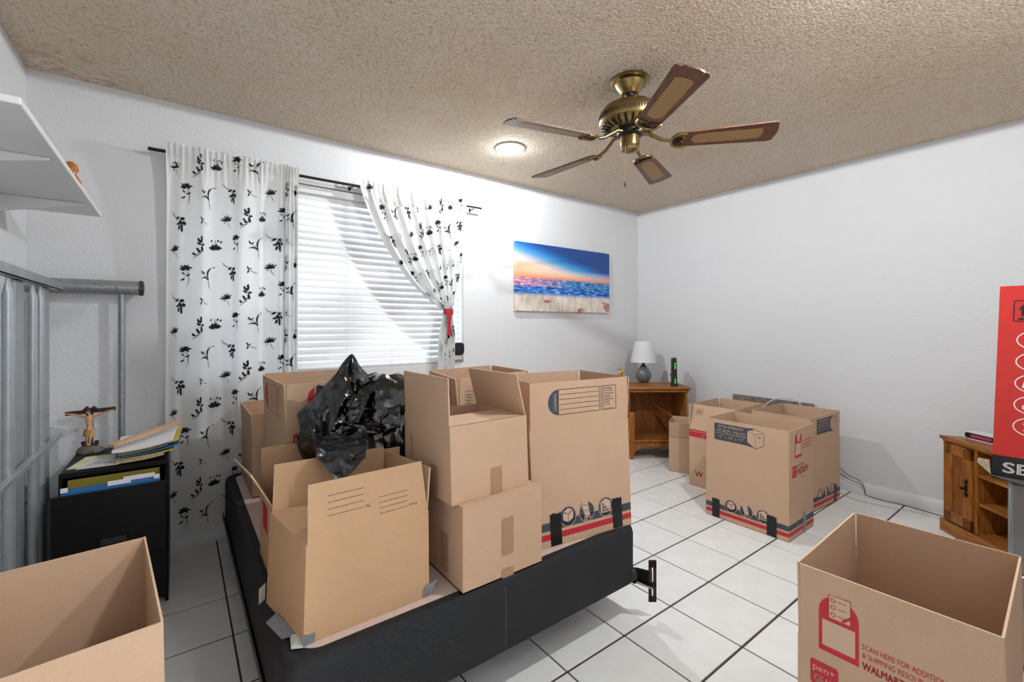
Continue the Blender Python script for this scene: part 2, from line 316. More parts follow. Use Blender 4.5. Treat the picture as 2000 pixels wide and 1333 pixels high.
# flat print on a face: frame = (origin, right, up); all in metres
TXT = {}
def text_geo(s):
    if s not in TXT:
        c = bpy.data.curves.new('lettering', 'FONT'); c.body = s; c.resolution_u = 3; o = bpy.data.objects.new('lettering', c); COL.objects.link(o)
        me = o.to_mesh(); v = [(p.co.x, p.co.y) for p in me.vertices]; f = [tuple(p.vertices) for p in me.polygons]; o.to_mesh_clear()
        bpy.data.objects.remove(o); bpy.data.curves.remove(c)
        x0 = min(p[0] for p in v); x1 = max(p[0] for p in v); y0 = min(p[1] for p in v); y1 = max(p[1] for p in v)
        TXT[s] = ([(p[0] - x0, p[1] - y0) for p in v], f, x1 - x0, y1 - y0)
    return TXT[s]
class Print:
    def __init__(s, org, right, up, mats, lift=.0006):
        s.o = Vector(org); s.r = Vector(right).normalized(); s.u = Vector(up).normalized(); s.n = s.r.cross(s.u); s.m = MB(); s.mats = mats; s.lift = lift; s.lv = 0
    def p(s, x, y): return s.o + s.r * x + s.u * y + s.n * (s.lift + s.lv * .0003)
    def poly(s, pts, mi=0): s.m.add([s.p(*q) for q in pts], [tuple(range(len(pts)))], mi); return s
    def rect(s, x, y, w, h, mi=0): return s.poly([(x, y), (x + w, y), (x + w, y + h), (x, y + h)], mi)
    def line(s, pts, w, mi=0, closed=False):
        pts = list(pts) + ([pts[0]] if closed else [])
        for (x0, y0), (x1, y1) in zip(pts, pts[1:]):
            d = math.hypot(x1 - x0, y1 - y0) or 1; nx, ny = -(y1 - y0) / d * w / 2, (x1 - x0) / d * w / 2
            s.poly([(x0 - nx, y0 - ny), (x1 - nx, y1 - ny), (x1 + nx, y1 + ny), (x0 + nx, y0 + ny)], mi)
        return s
    def circ(s, x, y, r, mi=0, n=24, ry=None): return s.poly([(x + r * math.cos(2 * math.pi * k / n), y + (ry or r) * math.sin(2 * math.pi * k / n)) for k in range(n)], mi)
    def ring(s, x, y, r, w, mi=0, n=28, ry=None): return s.line([(x + r * math.cos(2 * math.pi * k / n), y + (ry or r) * math.sin(2 * math.pi * k / n)) for k in range(n)], w, mi, True)
    def text(s, t, x, y, h=None, w=None, mi=0, rot=0, bold=0):
        v, f, tw, th = text_geo(t); sy = h / th if h else w / tw; sx = w / tw if w else sy; ca, sa = math.cos(rot), math.sin(rot)
        offs = [(0, 0)] if not bold else [(0, 0), (bold, 0), (bold / 2, bold / 2)]
        for ox, oy in offs: s.m.add([s.p(x + ox + a * sx * ca - b * sy * sa, y + oy + a * sx * sa + b * sy * ca) for a, b in v], f, mi)
        return s
    def up1(s): s.lv += 1; return s
    def build(s, name, parent, label=None): return s.m.build(name, s.mats, parent, fixn=False, label=label)

# ------------------------------------------------------------------ room shell
def tri_plate(name, a, b, m): return struct(MB().box(a, b).build(name, m))
floor = struct(MB().box((XL - .1, YS - .1, -.12), (XR + .1, YN + .1, -.004)).build('floor', M_GROUT)); floor['label'] = 'white square ceramic floor tiles with brown grout'
TS, GX, GY = .309, 3.2633, 2.3846
tile_cache = {}
i0, i1 = math.floor((XL - GX) / TS), math.floor((XR - GX) / TS); j0, j1 = math.floor((YS - GY) / TS), math.floor((YN - GY) / TS)
for i in range(i0, i1 + 1):
    for j in range(j0, j1 + 1):
        x0, x1 = max(GX + i * TS + .0033, XL), min(GX + (i + 1) * TS - .0033, XR); y0, y1 = max(GY + j * TS + .0046, YS), min(GY + (j + 1) * TS - .0046, YN)
        if x1 - x0 < .01 or y1 - y0 < .01: continue
        key = (round(x1 - x0, 4), round(y1 - y0, 4))
        if key not in tile_cache:
            w, d = key; tile_cache[key] = MB().cbox((-w / 2, -d / 2, -.012), (w / 2, d / 2, 0), .0015)
            o = tile_cache[key].build('tile', M_TILE, floor); tile_cache[key] = o.data
        else: o = link('tile', tile_cache[key], floor)
        o.location = ((x0 + x1) / 2, (y0 + y1) / 2, 0)
struct(MB().box((XL - .1, YS - .1, ZC), (XR + .1, YN + .25, ZC + .1)).build('ceiling', M_CEIL))
WX0, WX1, WZ0, WZ1, WD = .04, 1.804, .936, 2.125, .13
nw = MB()
for a, b in (((XL - .1, 0), (WX0, ZC)), ((WX1, 0), (XR + .1, ZC)), ((WX0, 0), (WX1, WZ0)), ((WX0, WZ1), (WX1, ZC))):
    nw.box((a[0], YN, a[1]), (b[0], YN + WD, b[1]))
struct(nw.build('wall_north', M_WALL))
struct(MB().box((XR, YS - .1, 0), (XR + .1, YN, ZC)).build('wall_east', M_WALL))
struct(MB().box((XL - .1, YS - .1, 0), (XL, YN, ZC)).build('wall_west', M_WALL))
DX0, DX1, DZ = -.50, .75, 2.08                                  # added doorway behind the camera, open to a made-up hall lit for fill
g = MB(); g.box((XL, YS - .1, 0), (DX0, YS, ZC)).box((DX1, YS - .1, 0), (XR, YS, ZC)).box((DX0, YS - .1, DZ), (DX1, YS, ZC)); struct(g.build('wall_south', M_WALL))
HX0, HX1, HY0 = -1.1, 1.9, -1.75
struct(MB().box((HX0, HY0, -.1), (HX1, YS - .1, -.002)).build('floor_added_hall', M_TILE)); struct(MB().box((HX0, HY0, ZC), (HX1, YS - .1, ZC + .1)).build('ceiling_added_hall', M_WALL))  # shell of the unseen hall, added to carry the fill light
g = MB(); g.box((HX0 - .1, HY0 - .1, 0), (HX0, YS - .1, ZC)).box((HX1, HY0 - .1, 0), (HX1 + .1, YS - .1, ZC)).box((HX0, HY0 - .1, 0), (HX1, HY0, ZC)); struct(g.build('wall_added_hall', M_WALL))
cove = [(0, 0), (.022, 0), (.024, .012), (.018, .05), (.010, .072), (0, .085)]
def cove_base(name, p0, p1, nrm):
    p0, p1, n = Vector(p0), Vector(p1), Vector(nrm); vs = [p + n * a + Vector((0, 0, b)) for p in (p0, p1) for a, b in cove]; k = len(cove)
    struct(MB().add(vs, [(i, i + 1, k + i + 1, k + i) for i in range(k - 1)] + [tuple(range(k)), tuple(range(2 * k - 1, k - 1, -1))]).build(name, M_TRIM, smooth=40))
cove_base('baseboard_east', (XR, YS, 0), (XR, YN, 0), (-1, 0, 0)); cove_base('baseboard_north', (XL, YN, 0), (XR, YN, 0), (0, -1, 0))
win = struct(thing('window_1', 'sliding window behind white slatted blind', 'window', ((WX0 + WX1) / 2, YN + .1, WZ0), world=True)); del win['category']
f = MB(); y0, y1 = YN + .085, YN + .125
for a, b in (((WX0, WZ0), (WX1, WZ0 + .035)), ((WX0, WZ1 - .035), (WX1, WZ1)), ((WX0, WZ0), (WX0 + .035, WZ1)), ((WX1 - .035, WZ0), (WX1, WZ1)), ((.90, WZ0), (.945, WZ1))):
    f.box((a[0], y0, a[1]), (b[0], y1, b[1]))
f.build('window_frame', M_ALU, win)
MB().box((WX0 + .03, YN + .10, WZ0 + .03), (.91, YN + .104, WZ1 - .03)).build('pane', M_GLASS, win); MB().box((.935, YN + .11, WZ0 + .03), (WX1 - .03, YN + .114, WZ1 - .03)).build('pane', M_GLASS, win)

# ------------------------------------------------------------------ ceiling lights and fan
def lamp_light(name, parent, loc, w, r, col, cone=0):
    l = bpy.data.lights.new(name, 'SPOT' if cone else 'POINT'); l.energy = w
    if cone: l.spot_size = math.radians(cone); l.spot_blend = 0.0
    l.shadow_soft_size = r; l.color = col; o = bpy.data.objects.new(name, l); COL.objects.link(o); o.parent = parent; o.location = loc
def downlight(x, y, label, watts):
    t = thing('recessed_light', label, 'ceiling light', (x, y, ZC), group='recessed ceiling lights')
    MB().lathe([(.070, -.001), (.098, -.001), (.102, -.006), (.094, -.010), (.070, -.006), (.066, -.002)], n=40).build('trim_ring', M_WHITE, t, smooth=40)
    MB().lathe([(.001, -.014), (.030, -.013), (.050, -.009), (.062, -.003)], n=24).build('bulb', M_LENS, t, smooth=True)
    lamp_light('bulb_light', t, (0, 0, -.036), watts, .018, (.90, .955, 1), 180); lamp_light('bulb_glow', t, (0, 0, -.048), GLOW_W, .024, (.90, .955, 1))
downlight(*LAMPS[0], 'lit round recessed ceiling light between the fan and the window wall', LAMP_W[0])
downlight(*LAMPS[1], 'lit round recessed ceiling light on the side of the fan away from the window', LAMP_W[1])

hl = thing('hall_fill_lamp', 'round ceiling lamp in the hall behind the doorway', 'ceiling light', (1.05, -1.20, ZC))  # unseen lamp added to send soft fill light into the room
MB().lathe([(.16, -.001), (.16, -.02), (.15, -.022)], n=24).build('fill_lamp_rim', M_WHITE, hl); MB().lathe([(.150, -.022), (.140, -.030), (.001, -.032)], n=16).build('fill_diffuser', M_LENS, hl, smooth=True); lamp_light('hall_fill_light', hl, (0, 0, -.11), HALL_FILL_W, .07, (.93, .965, 1))
FX, FY, ZB = 1.797, 1.43, 2.125
fan = thing('ceiling_fan', 'brass ceiling fan with five dark wood blades and cane insets', 'ceiling fan', (FX, FY, ZC))
def fz(z): return z - ZC
MB().lathe([(.096, -.001), (.096, -.010), (.090, -.016), (.074, -.020), (.066, -.036), (.050, -.056), (.042, -.066), (.042, -.072), (.020, -.074)], n=40).build('canopy', M_BRASS, fan, smooth=35)
MB().lathe([(.024, -.064), (.022, -.080), (.012, -.084)], n=20).build('hanger_ball', M_BLKPL, fan, smooth=True)
MB().lathe([(.0105, -.07), (.0105, fz(2.31))], n=16).build('downrod', M_BRASS, fan, smooth=True)
mh = MB().lathe([(.022, fz(2.322)), (.085, fz(2.318)), (.128, fz(2.300)), (.146, fz(2.276)), (.150, fz(2.262)), (.150, fz(2.236)), (.146, fz(2.224)), (.120, fz(2.206)), (.080, fz(2.194)), (.055, fz(2.19))], n=56).build('motor_housing', M_BRASS, fan, smooth=35)
for k in range(72):
    a = 2 * math.pi * k / 72
    if k == 0: sl = MB().cbox((.1485, -.0022, -.010), (.1522, .0022, .010), .001).build('vent_rib', M_BRASSDK, mh); dat = sl.data
    else: sl = link('vent_rib', dat, mh)
    sl.rotation_euler = (0, 0, a); sl.location = (0, 0, fz(2.250))
vs1 = MB().cbox((-.024, -.0055, -.0015), (.024, .0055, .0015), .0012); first = None
for k in range(24):
    a = 2 * math.pi * k / 24
    if first is None: first = vs1.build('vent_slot', M_BRASSDK, mh); o = first
    else: o = link('vent_slot', first.data, mh)
    o.location = (.118 * math.cos(a), .118 * math.sin(a), fz(2.2025)); o.rotation_euler = (0, math.radians(-19), a)
MB().lathe([(.062, fz(2.195)), (.062, fz(2.166)), (.050, fz(2.160))], n=32).build('rotor_hub', M_BLKPL, fan, smooth=35)
MB().lathe([(.046, fz(2.162)), (.047, fz(2.158)), (.047, fz(2.112)), (.044, fz(2.108)), (.046, fz(2.104)), (.040, fz(2.092)), (.022, fz(2.084)), (.001, fz(2.082))], n=36).build('switch_housing', M_BRASS, fan, smooth=30)
chd = Vector((math.cos(math.radians(195)), math.sin(math.radians(195)), 0)) * .05
ch = MB().tube([(chd.x, chd.y, fz(2.11)), (chd.x * 1.05, chd.y * 1.05, fz(2.10)), (chd.x * 1.06, chd.y * 1.06, fz(1.925))], .0012, 6).build('pull_chain', M_BRASS, fan)
MB().lathe([(.001, 0), (.006, .003), (.007, .012), (.003, .026), (.001, .028)], (chd.x * 1.06, chd.y * 1.06, fz(1.898)), 12).build('pull_fob', M_BLADE, ch, smooth=True)
def blade_outline():
    r0, r1 = .205, .66; w0, w1 = .052, .070; p = [(r0 + .012, -w0 + .004), (r0 + .03, -w0)]
    p += [(r1 - .022, -w1), (r1 - .006, -w1 + .010), (r1 - .006, -w1 + .028), (r1, -.025), (r1 + .002, 0), (r1, .025), (r1 - .006, w1 - .028), (r1 - .006, w1 - .010), (r1 - .022, w1)]
    p += [(r0 + .03, w0), (r0 + .012, w0 - .004), (r0, w0 - .02), (r0, -w0 + .02)]; return p
def stadium(x0, x1, w0, w1, n=8):
    p = [(x1 + w1 * .35 * math.cos(a), w1 * math.sin(a)) for a in [math.radians(-90 + 180 * k / n) for k in range(n + 1)]]
    return p + [(x0 + w0 * .8 * math.cos(a), w0 * math.sin(a)) for a in [math.radians(90 + 180 * k / n) for k in range(n + 1)]]
bl_me = None
for k in range(5):
    a = math.radians(-122.1 + 72 * k); pitch = math.radians(13)
    if bl_me is None:
        b = MB().prism(blade_outline(), -.003, .003).build('blade', M_BLADE, fan); cn = MB().prism(stadium(.315, .585, .034, .036), -.0042, .0042).build('cane_inset', M_CANE, b)
        ir = MB()
        ir.tube([(.050, 0, .052), (.085, 0, .050), (.115, 0, .030), (.150, 0, .008), (.196, 0, -.004)], [.011, .010, .009, .009, .007], 10)
        arc = [(.262, -.050), (.232, -.050), (.212, -.042), (.199, -.026), (.195, 0), (.199, .026), (.212, .042), (.232, .050), (.262, .050)]
        ir.tube([(x, y, -.006) for x, y in arc], .0065, 8)
        ir.tube([(.262, -.050, -.006), (.245, -.030, -.006), (.252, -.015, -.006), (.236, 0, -.006), (.252, .015, -.006), (.245, .030, -.006), (.262, .050, -.006)], .0042, 6)
        ir.prism([(.196, -.022), (.238, -.018), (.236, 0), (.238, .018), (.196, .022)], -.0055, -.004, 1)
        io = ir.build('blade_iron', [M_BRASS, M_BRASSDK], b, smooth=45); bl_me = (b.data, cn.data, io.data)
    else:
        b = link('blade', bl_me[0], fan); link('cane_inset', bl_me[1], b); link('blade_iron', bl_me[2], b)
    b.rotation_euler = (Matrix.Rotation(a, 3, 'Z') @ Matrix.Rotation(-pitch, 3, 'X')).to_euler(); b.location = (0, 0, fz(ZB))

# ------------------------------------------------------------------ window blind, curtains
bld = thing('window_blind', 'white two-inch slatted blind filling the window', 'blind', ((WX0 + WX1) / 2, YN + .035, WZ0))
BW = WX1 - WX0 - .02
MB().cbox((-BW / 2, -.028, 1.135), (BW / 2, .028, 1.182), .004).build('headrail', M_WHITE, bld)
sm = None; NS = 26; tilt = math.radians(63)
for k in range(NS):
    if sm is None:
        pr = [(-.0245 + .049 * i / 6, .0022 * math.cos((i / 6 - .5) * math.pi)) for i in range(7)]; g = MB()
        for lo in (0, 1):
            g.v += [(x, y, z + .0026 * lo) for x in (-BW / 2, BW / 2) for y, z in pr]
        for i in range(6):
            g.f += [(i, i + 1, 7 + i + 1, 7 + i), (14 + i, 14 + 7 + i, 14 + 7 + i + 1, 14 + i + 1)]
        for i0_, i1_ in ((0, 7), (6, 13)): g.f.append((i0_, i1_, i1_ + 14, i0_ + 14))
        g.f += [tuple(range(7)) + tuple(range(20, 13, -1)), tuple(range(7, 14)) + tuple(range(27, 20, -1))]; g.mi = [0] * len(g.f)
        o = g.build('slat', M_SLAT, bld, smooth=40); sm = o.data
    else: o = link('slat', sm, bld)
    o.location = (0, 0, .035 + k * .0432); o.rotation_euler = (tilt, 0, 0)
MB().cbox((-BW / 2, -.025, .002), (BW / 2, .025, .016), .003).build('bottom_rail', M_WHITE, bld)
for x in (-.55, -.30, -.02, .30, .60, .80):
    lc = MB(); lc.tube([(x, -.028, .01), (x, -.028, 1.14)], .0008, 5).tube([(x, .024, .01), (x, .024, 1.14)], .0008, 5)
    lc.build('ladder_cord', M_WHITE, bld)

RODY, RODZ = 2.985, 2.146
rod = thing('curtain_rod', 'thin black curtain rod above the window', 'curtain rod', (.9, RODY, RODZ), world=True)
MB().tube([(-.128, RODY, RODZ - .004), (1.1, RODY, RODZ + .001)], .0085, 12).build('rod', M_ROD, rod, smooth=40); MB().tube([(1.08, RODY, RODZ), (1.925, RODY, RODZ + .004)], .0068, 12).build('inner_rod', M_ROD, rod, smooth=40)
for x in (-.03, .92, 1.86): MB().cbox((x - .004, RODY + .004, RODZ - .010), (x + .004, YN, RODZ - .002), .002).box((x - .008, YN - .004, RODZ - .018), (x + .008, YN, RODZ + .010)).build('rod_bracket', M_ROD, rod)

def leaf(p0, p1, w, bend=0, n=6):
    (x0, y0), (x1, y1) = p0, p1; dx, dy = x1 - x0, y1 - y0; L = math.hypot(dx, dy) or 1; nx, ny = -dy / L, dx / L; out = []; pr = None
    for i in range(n + 1):
        t = i / n; c = 4 * t * (1 - t) * bend * L; x, y = x0 + dx * t + nx * c, y0 + dy * t + ny * c; h = w / 2 * (math.sin(math.pi * min(1, .08 + t * .92)) ** .8)
        q = ((x - nx * h, y - ny * h), (x + nx * h, y + ny * h))
        if pr: out.append((pr[0], q[0], q[1], pr[1]))
        pr = q
    return out
def stem(p0, p1, bend=0, w=.0016): return leaf(p0, p1, w * 1.3, bend, 6)
def mot(k):
    o = []; P = lambda a, r, c=(0, 0): (c[0] + r * math.cos(math.radians(a)), c[1] + r * math.sin(math.radians(a)))
    if k == 0:                                  # open lily on a stem
        for a, r, w in ((10, .024, .009), (55, .02, .009), (95, .018, .007), (140, .022, .009), (182, .024, .009), (-30, .017, .008), (212, .017, .008)): o += leaf((0, .03), P(a, r, (0, .03)), w, .12)
        o += stem((0, .03), (.004, -.052), .12); o += leaf((-.002, -.012), (-.020, -.022), .007, .15) + leaf((0, -.002), (.016, .010), .006, -.15) + leaf((-.001, .004), (-.012, .016), .006, .1)
    elif k == 1:                                # spiky flower
        for a, r in ((178, .032), (155, .028), (125, .027), (98, .028), (70, .026), (40, .030), (14, .018)): o += leaf((0, 0), P(a, r), .0065, .06)
        o += stem((0, 0), (.018, -.036), -.15)
        o += leaf((-.008, -.008), (-.018, -.014), .003)
    elif k == 2:                                # long curved leaf with a branch
        o += leaf((0, 0), (.018, .060), .010, .24, 8) + stem((.018, .060), (.030, .062), -.1, .003) + stem((0, 0), (.012, -.042), -.1, .0022) + stem((0, 0), (-.046, .032), -.06)
        o += leaf((0, -.002), (-.048, .004), .007, -.22, 8) + leaf((-.036, .026), (-.046, .042), .007) + leaf((-.036, .026), (-.024, .038), .006)
    elif k == 3:                                # drooping cluster
        o += stem((-.045, .040), (-.002, .018), -.22, .0022)
        for x, y, a, r in ((-.002, .018, -150, .024), (.004, .016, -60, .018), (.014, .018, -70, .014), (.002, .006, -95, .022), (.002, -.006, -150, .022), (.004, -.004, -35, .024), (.006, -.010, -80, .028), (.0, -.018, -105, .024), (.008, -.028, -82, .022), (.016, 0, -60, .018)): o += leaf((x, y), P(a, r, (x, y)), .0095, .08)
    elif k == 4:                                # upright bloom
        for a, r, w in ((165, .027, .012), (140, .020, .009), (112, .024, .010), (70, .027, .010), (40, .024, .010), (14, .027, .012), (90, .016, .010), (190, .016, .008), (-8, .018, .008)): o += leaf((0, 0), P(a, r), w, .08)
        for x, y in ((-.014, .030), (.010, .032), (.020, .028)): o += leaf((x, y), (x + .003, y + .012), .006)
        o += stem((0, .02), (.003, .044)) + stem((0, 0), (0, -.012))
    elif k == 5:                                # spray of buds
        o += stem((-.024, -.052), (.010, .036), -.18, .0022)
        for x, y, a, r in ((.006, .020, 118, .026), (.007, .020, 70, .022), (.008, .012, 150, .020), (.010, .008, 20, .018), (.010, .006, -85, .026), (.008, .0, -70, .022), (.009, .036, 80, .016), (-.002, -.016, 120, .016), (-.006, -.024, 40, .014), (-.014, -.036, 130, .016)): o += leaf((x, y), P(a, r, (x, y)), .0095, .08)
        o += stem((-.022, -.05), (.012, -.030), .2)
    else:
        o += stem((-.02, .006), (.026, -.010), -.1) + leaf((-.020, .006), (-.026, .020), .006) + leaf((-.020, .004), (-.026, -.014), .006, .1) + leaf((-.02, .006), (-.008, .012), .005)
    return o
MOTS = [mot(k) for k in range(7)]
CELL = [(1, 0, 0), (0, .047, -.108), (3, .022, -.231), (5, .094, .020), (4, .177, .020), (2, .150, -.125), (6, .125, -.224)]
def floral(surf, s0, s1, t0, t1, parent, sc=1.0, ox=0, oy=0, lift=.0018):
    """surf(s,t,lift)->point, s and t in metres of cloth; t runs down"""
    g = MB(); pc, pv = .224 * sc, .361 * sc
    for i in range(int((s0 - ox) / pc) - 2, int((s1 - ox) / pc) + 2):
        for j in range(-3, int((t1 - t0) / pv) + 4):
            for k, dx, dy in CELL:
                cs = ox + i * pc + dx * sc; ct = oy + t0 + j * pv + (i * .57 % 1) * pv - dy * sc
                if not (s0 + .03 < cs < s1 - .03 and t0 + .03 < ct < t1 - .05): continue
                for q in MOTS[k]:
                    p = [(min(max(cs + x * sc, s0 + .002), s1 - .002), ct - y * sc) for x, y in q]
                    g.add([surf(a, b, lift) for a, b in p], [(0, 1, 2, 3)])
                    g.add([surf(a, b, -lift) for a, b in p], [(0, 1, 2, 3)])
    return g.build('floral_print', M_MOTIF, parent, fixn=False)
# hanging curtain
CLW = .86
def cl_x(s): q = s / CLW; return -.055 + .645 * (q if q < .78 else .78 + (q - .78) * .55) / (.78 + .22 * .55)
def cl(s, t, lift=0):
    q = s / CLW; top = max(0, 1 - t / .25)
    fold = .016 * math.sin(q * 21 + .6 * math.sin(t * 1.7)) + .008 * math.sin(q * 47 + t * 1.1)
    if q > .72: fold += .020 * min(1, (q - .72) / .08) * math.sin((q - .72) * 150 + .4 * math.sin(t * 2))
    gath = .009 * math.sin(q * 170) * top ** 2
    z = RODZ + .040 - t; y = RODY - .012 - .012 * max(0, 1 - t / .14) + fold * (1 - .75 * top) * (1 - .35 * min(1, t / 1.5)) + gath + .030 * min(1, t / 1.1)
    if abs(t - .04) < .012: y -= .004
    z += .006 * math.sin(q * 130) * max(0, 1 - t / .06)
    if t < .10: y = min(y, RODY - .0105)
    x = cl_x(s) + .008 * math.sin(q * 34 + 1) * (1 - top) - .012 * (t / 2) * (1 - q)
    z += .10 * max(0, t - 1.75) * (q - .05) * 2.2
    return (x, min(y - lift, YN - .03), max(z, .03))
cu = thing('curtain', 'white floral sheer curtain hanging full length at the black rod', 'curtain', (.27, RODY, 0), group='floral window curtains', world=True)
TLEN = 2.12
MB().grid(lambda u, v: cl(u * CLW, v * TLEN), 190, 90).build('curtain_panel', M_CURTL, cu, smooth=True, fixn=False)
floral(cl, 0, CLW, 0, TLEN, cu, sc=1.22, ox=.055, oy=.12)
# tied-back curtain
CRW = 1.10
TIE = (1.612, 2.955, 1.325)
def cr(s, t, lift=0):
    q = s / CRW; top = Vector((.965 + .815 * q, RODY - .012, RODZ + .045)); T1 = 1.02; fold = math.sin(q * 52 + .8 * math.sin(q * 9))
    if t <= T1:
        w = max(0.0, (t - .05) / (T1 - .05)); sag = (1 - q)
        p1 = Vector((top.x + .19 * sag + .02 * q, 0, 1.555 + .13 * q)); p2 = Vector((TIE[0] - .028 + .056 * q, 0, TIE[2] + .01))
        if t < .05: x, z = top.x, top.z - t
        else:
            p0 = Vector((top.x, 0, top.z - .05)); c = p0 * (1 - w) ** 2 + p1 * 2 * w * (1 - w) + p2 * w * w; x, z = c.x, c.z
        amp = .008 * min(1, .25 + t / .2) + .011 * math.sin(math.pi * min(1, w * .9)) * (1 - .55 * w)
        y = RODY - .010 + (TIE[1] - RODY + .01) * w + amp * fold
        if t < .12: y += .006 * math.sin(q * 150); z += .006 * math.sin(q * 120) * max(0, 1 - t / .06)
        z -= .012 * math.sin(q * 26) * math.sin(math.pi * w)
        if t < .10: y = min(y, RODY - .0105)
    else:
        w = (t - T1) / .45; wid = .056 + .085 * min(1, w * 2.2) ** .8
        x = TIE[0] - .006 * w - wid / 2 + wid * q - .004; y = TIE[1] + .012 * fold + .010 * w; z = TIE[2] + .01 - .45 * w * (1 + .03 * math.sin(q * 9))
    return (x, min(y - lift, YN - .012), z)
cu2 = thing('curtain', 'white floral curtain tied back with a red ribbon', 'curtain', (1.6, RODY, .9), group='floral window curtains', world=True)
MB().grid(lambda u, v: cr(u * CRW, v * 1.45), 300, 150).build('curtain_panel', M_CURTR, cu2, smooth=True, fixn=False)
floral(cr, 0, CRW, 0, 1.45, cu2, sc=1.3, ox=.09, oy=.05, lift=.004)
rb = MB()
rb.grid(lambda u, v: (TIE[0] + .040 * math.cos(6.2832 * u), TIE[1] + .026 * math.sin(6.2832 * u), TIE[2] - .022 + .044 * v), 20, 2)
rb.grid(lambda u, v: (TIE[0] - .018 + .030 * u - .006 * math.sin(3 * v), TIE[1] - .030 - .006 * math.sin(6 * u) - .004 * v, TIE[2] - .01 - .165 * v), 6, 10)
rb.build('tie_band', M_REDRIB, cu2, smooth=True, label='red ribbon tie')
def rounded(w, h, r, n=5):
    p = []
    for cx, cy, a0 in ((w / 2 - r, h / 2 - r, 0), (-w / 2 + r, h / 2 - r, 90), (-w / 2 + r, -h / 2 + r, 180), (w / 2 - r, -h / 2 + r, 270)):
        p += [(cx + r * math.cos(math.radians(a0 + 90 * k / n)), cy + r * math.sin(math.radians(a0 + 90 * k / n))) for k in range(n + 1)]
    return p
RX = Matrix.Rotation(math.pi / 2, 4, 'X')
so = thing('sill_speaker', 'small black rounded device on pale foot at window sill corner', 'device', (1.745, YN + .02, WZ0), world=True)
MB().prism(rounded(.085, .095, .028), -.03, .02, 0, T(1.752, YN - .008, WZ0 + .105) @ RX).build('body', M_BLKPL, so, smooth=40)
MB().cbox((1.715, YN - .01, WZ0 + .016), (1.790, YN + .03, WZ0 + .06), .006).cbox((1.71, YN - .012, WZ0), (1.795, YN + .034, WZ0 + .018), .004, 1).build('foot', [M_CLOCKW, M_GREYCAB], so)

# ------------------------------------------------------------------ canvas picture
cv = thing('canvas_print', 'unframed canvas of a beach at sunset with blue waves', 'picture', (2.89, YN - .036, 1.645))
MB().cbox((-.592, 0, -.298), (.592, .032, .298), .003).build('stretched_canvas', M_SEA, cv)

# ------------------------------------------------------------------ cardboard boxes
UP = Vector((0, 0, 1))
def rect(x, y, a, L, Wd): ca, sa = math.cos(math.radians(a)), math.sin(math.radians(a)); return [(x, y), (x + L * ca, y + L * sa), (x + L * ca - Wd * sa, y + L * sa + Wd * ca), (x - Wd * sa, y + Wd * ca)]
class CBox:
    """open carton: bot/top = four corners sw,se,ne,nw; flaps {side: (length, outward angle deg)}; sides 0 south 1 east 2 north 3 west"""
    def __init__(s, label, bot, z0, z1, top=None, flaps={}, m=None, t=.0045, shrink={}, closed=False):
        m = m or M_CARD; top = top or bot; s.B = [Vector((*p, z0)) for p in bot]; s.T = [Vector((*p, z1)) for p in top]; s.t = t
        c = sum(s.B, Vector()) / 4; s.root = thing('moving_box', label, 'cardboard box', (c.x, c.y, z0), group='brown cardboard moving boxes', world=True)
        g = MB(); s.out = []
        for i in range(4):
            j = (i + 1) % 4; n = (s.B[j] - s.B[i]).cross(UP).normalized(); s.out.append(n)
            e = (s.B[j] - s.B[i]).normalized() * (t if i in (1, 3) else 0)
            g.slab([s.B[i] + e, s.B[j] - e, s.T[j] - e, s.T[i] + e], -n * t)
        g.slab(s.B, UP * t); s.body = g.build('body', m, s.root)
        s.fl = {}
        if closed:
            m0, m1 = (s.T[0] + s.T[3]) / 2, (s.T[1] + s.T[2]) / 2; e = (m0 - s.T[0]).normalized() * .0008
            for q in ([s.T[0], s.T[1], m1 - e, m0 - e], [m0 + e, m1 + e, s.T[2], s.T[3]]): MB().slab(q, UP * t).build('flap', m, s.root)
        for i, fl in flaps.items():
            L, ang = fl[0], math.radians(fl[1]); j = (i + 1) % 4; e = (s.T[j] - s.T[i]); eu = e.normalized()
            d = UP * math.cos(ang) + s.out[i] * math.sin(ang); k0, k1 = shrink.get(i, (.004, .004)); tw = fl[2] if len(fl) > 2 else 0
            a, b = s.T[i] + eu * .004, s.T[j] - eu * .004; d2 = (UP * math.cos(ang + tw) + s.out[i] * math.sin(ang + tw))
            q = [a, b, b + d2 * L - eu * (k1 - .004), a + d * L + eu * (k0 - .004)]; n = eu.cross(d).normalized()
            f = MB(); f.slab(q, -n * t); f.mi = [0, 0, 1, 1, 1, 1]
            s.fl[i] = (f.build('flap', [m, M_EDGE], s.root), q, eu, d, n)
    def face(s, i, mats):                       # print frame on the outside of a wall, origin at its lower corner as seen from outside
        j = (i + 1) % 4; return Print(s.B[i], s.B[j] - s.B[i], s.T[i] - s.B[i], mats)
    def flapface(s, i, mats, inside=False):
        o, q, eu, d, n = s.fl[i]; return Print(q[0], eu, d, mats)
    def tape(s, i, x, y, w, h, m, name='tape', lift=.001):
        j = (i + 1) % 4; r = (s.B[j] - s.B[i]).normalized(); o = s.B[i] + s.out[i] * .0012; u = (s.T[i] - s.B[i]).normalized()
        jag = MB(); n = 8; rng = random.Random(int(x * 997 + y * 31)); vs = []
        for k in range(n + 1): vs.append(o + r * (x + w * k / n) + u * y)
        for k in range(n, -1, -1): vs.append(o + r * (x + w * k / n) + u * (y + h + rng.uniform(-.003, .003)))
        k = len(vs); jag.add(vs + [v + s.out[i] * lift for v in vs], [tuple(range(k - 1, -1, -1)), tuple(range(k, 2 * k))] + [(a, (a + 1) % k, k + (a + 1) % k, k + a) for a in range(k)])
        return jag.build(name, m, s.root)
IN = .0254
